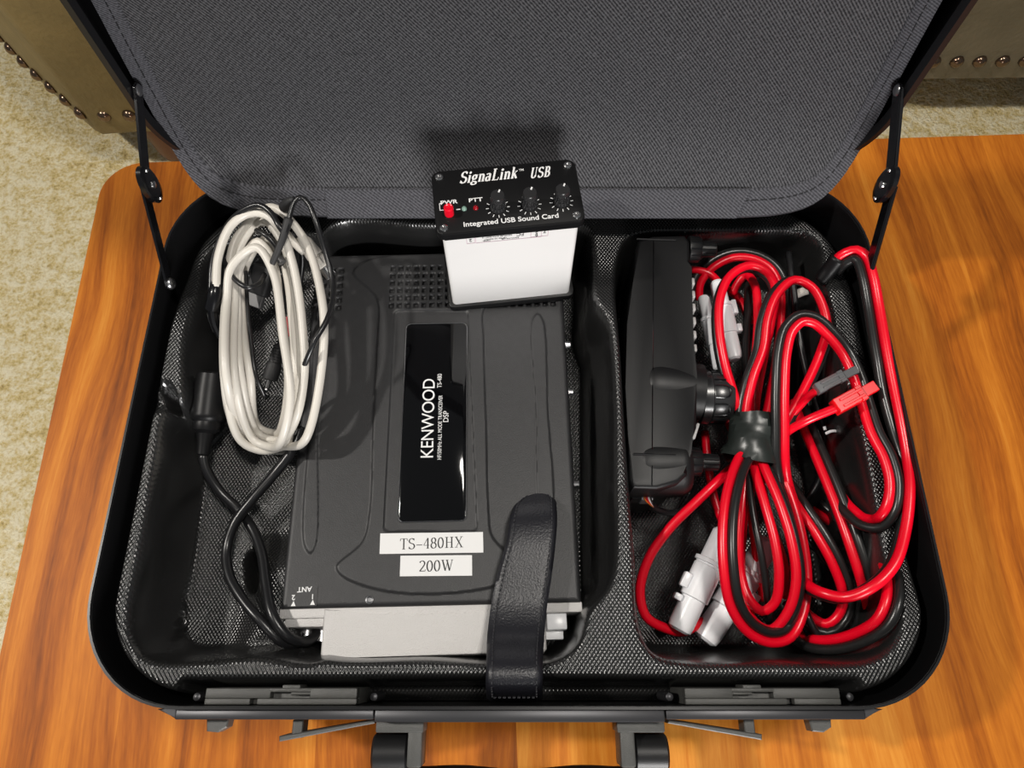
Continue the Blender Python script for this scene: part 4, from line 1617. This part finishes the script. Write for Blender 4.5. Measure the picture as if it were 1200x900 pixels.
# round multi-pin plug and its cable to the radio
dn_ = root('microphone_cable', 'black cable with fat round plug leaning on the left tray edge', 'cable', T(P(245, 480, .06).x, P(245, 480, .06).y, .046))
a, b = P(249, 437, .083), P(238, 533, .070)
L_ = (b - a).length
fm = frame(a, b - a)
g = G()
g.lathe([(.0078, 0), (.0092, .0012), (.0098, L_ * .20), (.0100, L_ * .50), (.0104, L_ * .53), (.0098, L_ * .57), (.0082, L_ * .60), (.0086, L_ * .64), (.0080, L_ * .70), (.0052, L_ * .74), (.0044, L_ * .86), (.0042, L_ * .99), (.0036, L_ * 1.0)], fm, 32)
g.build('round_plug', M['black_satin'], dn_, label='fat round black plug')
g = G()
g.tube([P(238, 531, .070), P(241, 548, .067), P(257, 575, .060), P(280, 598, .056), P(297, 622, .057), P(307, 650, .061), P(312, 685, .066), P(320, 722, .071), P(338, 746, .068), P(356, 752, .060), P(369, 745, .050), P(371, 728, .044)], .0031, 12, .0025)
g.build('cord', M['cable_black'], dn_, smooth=180)
d2 = root('antenna_cable', 'black cable curving from the white coil down to the radio end', 'cable', T(P(275, 640, .06).x, P(275, 640, .06).y, .046))
g = G()
g.tube([P(352, 500, .070), P(342, 528, .069), P(322, 555, .066), P(298, 583, .065), P(276, 612, .063), P(266, 642, .061), P(268, 672, .064), P(284, 702, .068), P(306, 728, .070), P(328, 750, .066), P(346, 755, .056), P(352, 744, .047), P(352, 728, .043)], .0031, 12, .0025)
g.build('cord', M['cable_black'], d2, smooth=180)

# ================================================================== RED AND BLACK POWER CABLES, right well
pw_c = P(880, 515, .05)
power = root('power_cable', 'red and black power cable bundled with black tape and white fuse holders', 'cable', T(pw_c.x, pw_c.y, .012))
lead = root('power_lead', 'loose red and black power lead looping down the right side of tray', 'cable', T(P(1000, 560, .05).x, P(1000, 560, .05).y, .012))
WR = 0.0029


def wire(pts, m, parent, r=WR, name=None):
    g = G()
    g.tube([P(*p) for p in pts], r, 12, 0.0025)
    return g.build(name or ('red_wire' if m == 'red' else 'black_wire'), M[m], parent, smooth=180)


def twin(pts, parent, side, r=WR, drop=0.0008, red=True, fade=None, tilt=0):
    """red conductor on the given course, the black one moulded to its side (side +1: left of travel)"""
    base = smooth_path([P(*p) for p in pts], 0.003)
    g1 = G()
    g1.tube(base, r, 12, 0)
    a = g1.build('red_wire' if red else 'black_wire', M['red' if red else 'wire_black'], parent, smooth=180)
    off = []
    for i, p in enumerate(base):
        t = base[min(i + 1, len(base) - 1)] - base[max(i - 1, 0)]
        s = Vector((-t.y, t.x, 0))
        s = s.normalized() if s.length > 1e-7 else Vector((1, 0, 0))
        k = 1.0
        if fade:
            k = 1.0 - min(1.0, max(0.0, (i / len(base) - fade[0]) / (fade[1] - fade[0])))
        a_ = max(math.pi / 2 * (1 - k), math.radians(tilt))
        off.append(p + s * (side * 1.85 * r * math.cos(a_)) - Vector((0, 0, drop * k + 1.85 * r * math.sin(a_))))
    g2 = G()
    g2.tube(off, r, 12, 0)
    g2.build('black_wire' if red else 'red_wire', M['wire_black' if red else 'red'], parent, smooth=180)


# upper loops of the bundle
twin([(880, 520, .066), (869, 488, .074), (858, 455, .080), (849, 424, .084), (843, 385, .087), (844, 350, .089), (856, 323, .090), (879, 311, .090), (899, 319, .088), (908, 335, .082), (905, 370, .070), (895, 420, .060), (886, 470, .056), (884, 520, .056)], power, 1, drop=0, tilt=82)
twin([(876, 520, .072), (874, 488, .079), (882, 445, .086), (895, 408, .090), (900, 373, .094), (911, 345, .097), (931, 328, .098), (951, 336, .097), (964, 358, .094), (969, 385, .090), (961, 414, .086), (944, 452, .083), (919, 496, .080), (905, 525, .074)], power, 1, drop=0, tilt=58)
twin([(819, 352, .050), (821, 332, .056), (835, 314, .062), (860, 302, .066), (885, 304, .068), (904, 316, .068), (914, 338, .064), (915, 372, .056), (908, 430, .046), (895, 500, .044)], power, 1, drop=.001)
wire([(806, 316, .058), (820, 317, .060), (833, 322, .060), (845, 334, .056), (866, 350, .050), (880, 380, .046)], 'red', power)
wire([(858, 345, .056), (866, 330, .062), (874, 322, .066), (884, 333, .070), (888, 372, .070), (886, 414, .068), (884, 470, .062), (885, 515, .058)], 'red', power)
wire([(877, 325, .060), (876, 370, .064), (874, 430, .064), (876, 500, .060)], 'wire_black', power)
wire([(852, 420, .040), (848, 460, .044), (856, 500, .050), (872, 520, .056)], 'red', power)
wire([(826, 506, .036), (828, 530, .036), (836, 580, .034), (850, 620, .034)], 'red', power)
# the free black-topped loop leaving the tape
twin([(928, 610, .060), (916, 575, .068), (910, 545, .078), (909, 500, .086), (909, 455, .092), (912, 410, .097), (920, 383, .100), (937, 369, .102), (957, 372, .102), (978, 390, .100), (996, 413, .097), (1009, 440, .096), (1019, 472, .095), (1030, 506, .096), (1045, 535, .098), (1053, 568, .098), (1048, 600, .095), (1032, 618, .087), (1010, 616, .080), (990, 600, .072), (968, 570, .056)], power, -1, red=False, drop=-.0005)
# lower loops of the bundle
twin([(884, 512, .074), (866, 536, .080), (853, 572, .086), (847, 615, .088), (848, 667, .086), (856, 710, .080), (876, 740, .072), (903, 753, .066), (926, 747, .062), (940, 722, .062), (946, 680, .064), (940, 630, .068), (926, 580, .070), (905, 530, .070)], power, 1, drop=-.0012)
twin([(886, 515, .072), (895, 545, .078), (913, 588, .082), (927, 633, .082), (933, 678, .078), (924, 716, .070), (903, 738, .060), (884, 729, .054), (872, 700, .050), (868, 660, .050), (872, 600, .056), (880, 545, .062)], power, 1, drop=0, tilt=45)
wire([(880, 515, .068), (884, 548, .074), (896, 590, .078), (908, 635, .078), (913, 675, .074), (908, 706, .066), (893, 716, .060), (878, 702, .056), (868, 672, .056), (866, 640, .060), (870, 590, .066), (876, 545, .068)], 'red', power)
wire([(882, 515, .066), (878, 560, .070), (882, 600, .072), (892, 650, .070), (898, 690, .062), (902, 730, .050)], 'wire_black', power, .0022)
wire([(884, 515, .064), (890, 560, .070), (902, 612, .072), (918, 660, .066), (921, 700, .056)], 'red', power)
wire([(890, 520, .060), (880, 580, .056), (884, 640, .050), (894, 704, .040)], 'red', power, .0022)
# single red lead out to the lower fuse holders
wire([(872, 535, .060), (843, 562, .070), (817, 587, .068), (784, 620, .062), (760, 655, .056), (750, 693, .050), (757, 722, .046), (777, 735, .042), (800, 740, .039), (824, 728, .036)], 'red', power, .0030)
wire([(771, 742, .030), (780, 737, .034), (790, 728, .037), (800, 715, .040)], 'wire_black', power, .0034)
# black tape holding the bundle
g = G()
a, b = P(886, 488, .074), P(880, 542, .072)
tp_pts, tn = [], 26
fm = frame(a, b - a, (0, 0, 1))
L_ = (b - a).length
verts, faces = [], []
K = 9
for k in range(K):
    zz = L_ * k / (K - 1)
    for i in range(tn):
        an = 2 * math.pi * i / tn
        wob = 1 + 0.07 * math.sin(3 * an + k * 1.3) + 0.05 * math.sin(7 * an + k * 2.1)
        ww = 0.0145 + 0.0035 * (k / (K - 1))
        verts.append((0.0125 * wob * math.cos(an), ww * wob * math.sin(an), zz + 0.0015 * math.sin(2 * an + k)))
for k in range(K - 1):
    for i in range(tn):
        j = (i + 1) % tn
        faces.append((k * tn + i, k * tn + j, (k + 1) * tn + j, (k + 1) * tn + i))
g.raw(verts, faces, fm)
g.build('tape_wrap', M['tape'], power, smooth=28, label='crinkled wrap of black tape')


def fuse_holder(p0, p1, r, tabs, tab_side, clip_r=None):
    a, b = P(*p0), P(*p1)
    L = (b - a).length
    fm = frame(a, b - a, (0, 0, 1))
    g = G()
    g.lathe([(r * .55, -L * .02), (r * .80, 0), (r * .86, L * .05), (r * .86, L * .30), (r, L * .31), (r, L * .62), (r * .93, L * .63), (r * .93, L * .66), (r * .82, L * .67), (r * .80, L * .97), (r * .62, L)], fm, 28)
    f = g.build('fuse_holder', M['milky'], power, label='translucent white fuse holder', smooth=30)
    g = G()
    g.lathe([(r * .96, L * .645), (r * 1.10, L * .65), (r * 1.10, L * .685), (r * .96, L * .69)], fm, 28)
    g.build('ring_clip', M['milky'], f)
    for tpos, ln in tabs:
        g = G()
        g.box((r * .35, tab_side * r * 1.05, L * tpos), (r * .9, r * .55, L * ln), fm, .0009, 2)
        g.build('locking_tab', M['milky'], f)
    return f


fuse_holder((796, 737, .046), (850, 622, .056), .0090, [(.42, .14), (.25, .06)], -1)
fuse_holder((826, 748, .034), (902, 634, .044), .0098, [(.5, .10)], 1)
fuse_holder((843, 432, .070), (824, 348, .068), .0050, [], 1)
fuse_holder((861, 420, .062), (840, 330, .064), .0064, [(.62, .18), (.35, .10)], 1)

# loose lead on the right
twin([(975, 312, .092), (981, 303, .098), (991, 296, .103), (1004, 293, .106), (1015, 300, .107), (1023, 322, .107), (1030, 358, .104), (1038, 405, .103), (1047, 452, .101), (1056, 495, .100), (1063, 535, .098), (1066, 575, .099), (1061, 622, .098), (1048, 662, .098), (1022, 688, .095), (990, 700, .086), (962, 694, .080), (945, 684, .070), (930, 665, .056)], lead, -1, drop=.0025, r=.0031, fade=(.33, .52))
g = G()
g.tube([P(960, 331, .084), P(970, 319, .089), P(983, 302, .099)], .0052, 14, .002, radii=[(0, .0036), (.3, .0052), (1, .0058)], flat=.8)
g.build('end_sleeve', M['black_satin'], lead, smooth=180, label='black sleeve on the cable end')
twin([(930, 470, .050), (943, 505, .058), (960, 545, .064), (979, 592, .068), (996, 640, .069), (1011, 688, .064), (1018, 725, .054), (1011, 752, .044), (1000, 765, .036)], lead, 1, drop=-.001)
twin([(905, 548, .046), (920, 572, .056), (939, 600, .062), (960, 632, .064), (977, 664, .062), (988, 698, .056), (983, 720, .050), (968, 731, .046), (950, 722, .042), (930, 700, .036)], lead, 1, drop=.001)
twin([(960, 590, .030), (985, 607, .036), (1010, 624, .042), (1036, 645, .066), (1052, 675, .088), (1053, 706, .094), (1040, 734, .090), (1012, 752, .078), (978, 761, .064), (950, 759, .052), (932, 748, .036), (922, 728, .030)], lead, -1, red=False, drop=.003)
wire([(948, 500, .046), (965, 535, .044), (985, 575, .040), (1005, 600, .036)], 'red', lead)
wire([(1004, 430, .082), (1006, 462, .080), (1014, 492, .080), (1024, 510, .080)], 'red', lead)
# two flat plastic power connectors
wire([(905, 525, .070), (920, 508, .080), (945, 493, .094), (985, 476, .103)], 'red', lead, .0027)
wire([(918, 498, .070), (935, 478, .082), (948, 464, .093), (962, 455, .101)], 'red', lead, .0025)


def connector(p0, p1, w_, h_, mm, lab):
    a, b = P(*p0), P(*p1)
    L = (b - a).length
    fm = frame(a, b - a, (0, 0, 1))
    g = G()
    g.box((0, 0, L * .27), (h_, w_, L * .54), fm, .0005, 1)
    g.box((-h_ * .12, 0, L * .78), (h_ * .6, w_ * .72, L * .46), fm, .0004, 1)
    g.box((h_ * .22, w_ * .0, L * .60), (h_ * .62, w_ * 1.08, L * .14), fm, .0004, 1)
    g.box((h_ * .50, w_ * .22, L * .38), (h_ * .20, w_ * .18, L * .52), fm, .0003, 1)
    g.box((h_ * .50, -w_ * .22, L * .38), (h_ * .20, w_ * .18, L * .52), fm, .0003, 1)
    return g.build('plug_connector', M[mm], lead, label=lab)


connector((978, 478, .103), (1026, 452, .107), .0092, .0085, 'red_plastic', 'red plastic power connector')
connector((956, 457, .101), (1004, 433, .106), .0070, .0070, 'clear_grey', 'smoky grey plastic power connector')

# thin black control cable at the bottom of the well, tied
ctl = root('control_cable', 'thin black cable coiled beneath the red and black power lead', 'cable', T(P(960, 450, .03).x, P(960, 450, .03).y, .012))
g = G()
g.tube([P(924, 296, .070), P(927, 318, .070), P(931, 345, .068), P(936, 390, .064), P(945, 435, .058), P(958, 480, .052), P(966, 510, .046), P(960, 560, .034), P(940, 600, .028), P(950, 640, .026), P(985, 640, .028), P(1000, 610, .030), P(985, 570, .032)], .0022, 10, .003)
g.tube([P(962, 356, .060), P(975, 350, .066), P(992, 353, .072), P(1007, 368, .074), P(1012, 392, .072), P(1008, 415, .066), P(998, 440, .056), P(985, 470, .046), P(975, 500, .038), P(965, 540, .03)], .0021, 10, .003)
g.tube([P(963, 372, .050), P(958, 400, .050), P(952, 430, .046), P(948, 470, .040), P(955, 520, .03)], .0022, 10, .003)
g.tube([P(985, 560, .045), P(1000, 566, .046), P(1009, 590, .046), P(1012, 612, .044)], .0020, 10, .003)
g.tube([P(955, 640, .050), P(968, 660, .050), P(980, 650, .050), P(992, 640, .050), P(1003, 660, .044), P(1005, 710, .034)], .0018, 10, .003)
g.tube([P(944, 718, .050), P(955, 740, .048), P(968, 757, .044)], .0024, 10, .003)
g.tube([P(952, 690, .040), P(965, 684, .040), P(972, 672, .040)], .0020, 10, .003)
g.build('cord', M['cable_black'], ctl, smooth=180)
g = G()
g.tube([P(968, 508, .058), P(972, 506, .060), P(978, 505, .061), P(986, 506.5, .061)], .0010, 8, .001)
g.tube([P(966, 500, .058), P(967, 504, .058)], .0010, 8, .001)
g.build('cable_tie', M['milky'], ctl, label='white cable tie end')
g = G()
g.tube([P(933, 345, .062), P(940, 342, .064), P(947, 340, .066)], .0030, 10, .001)
g.build('pale_sleeve', M['cable_white'], ctl, label='pale sleeve on the cable')
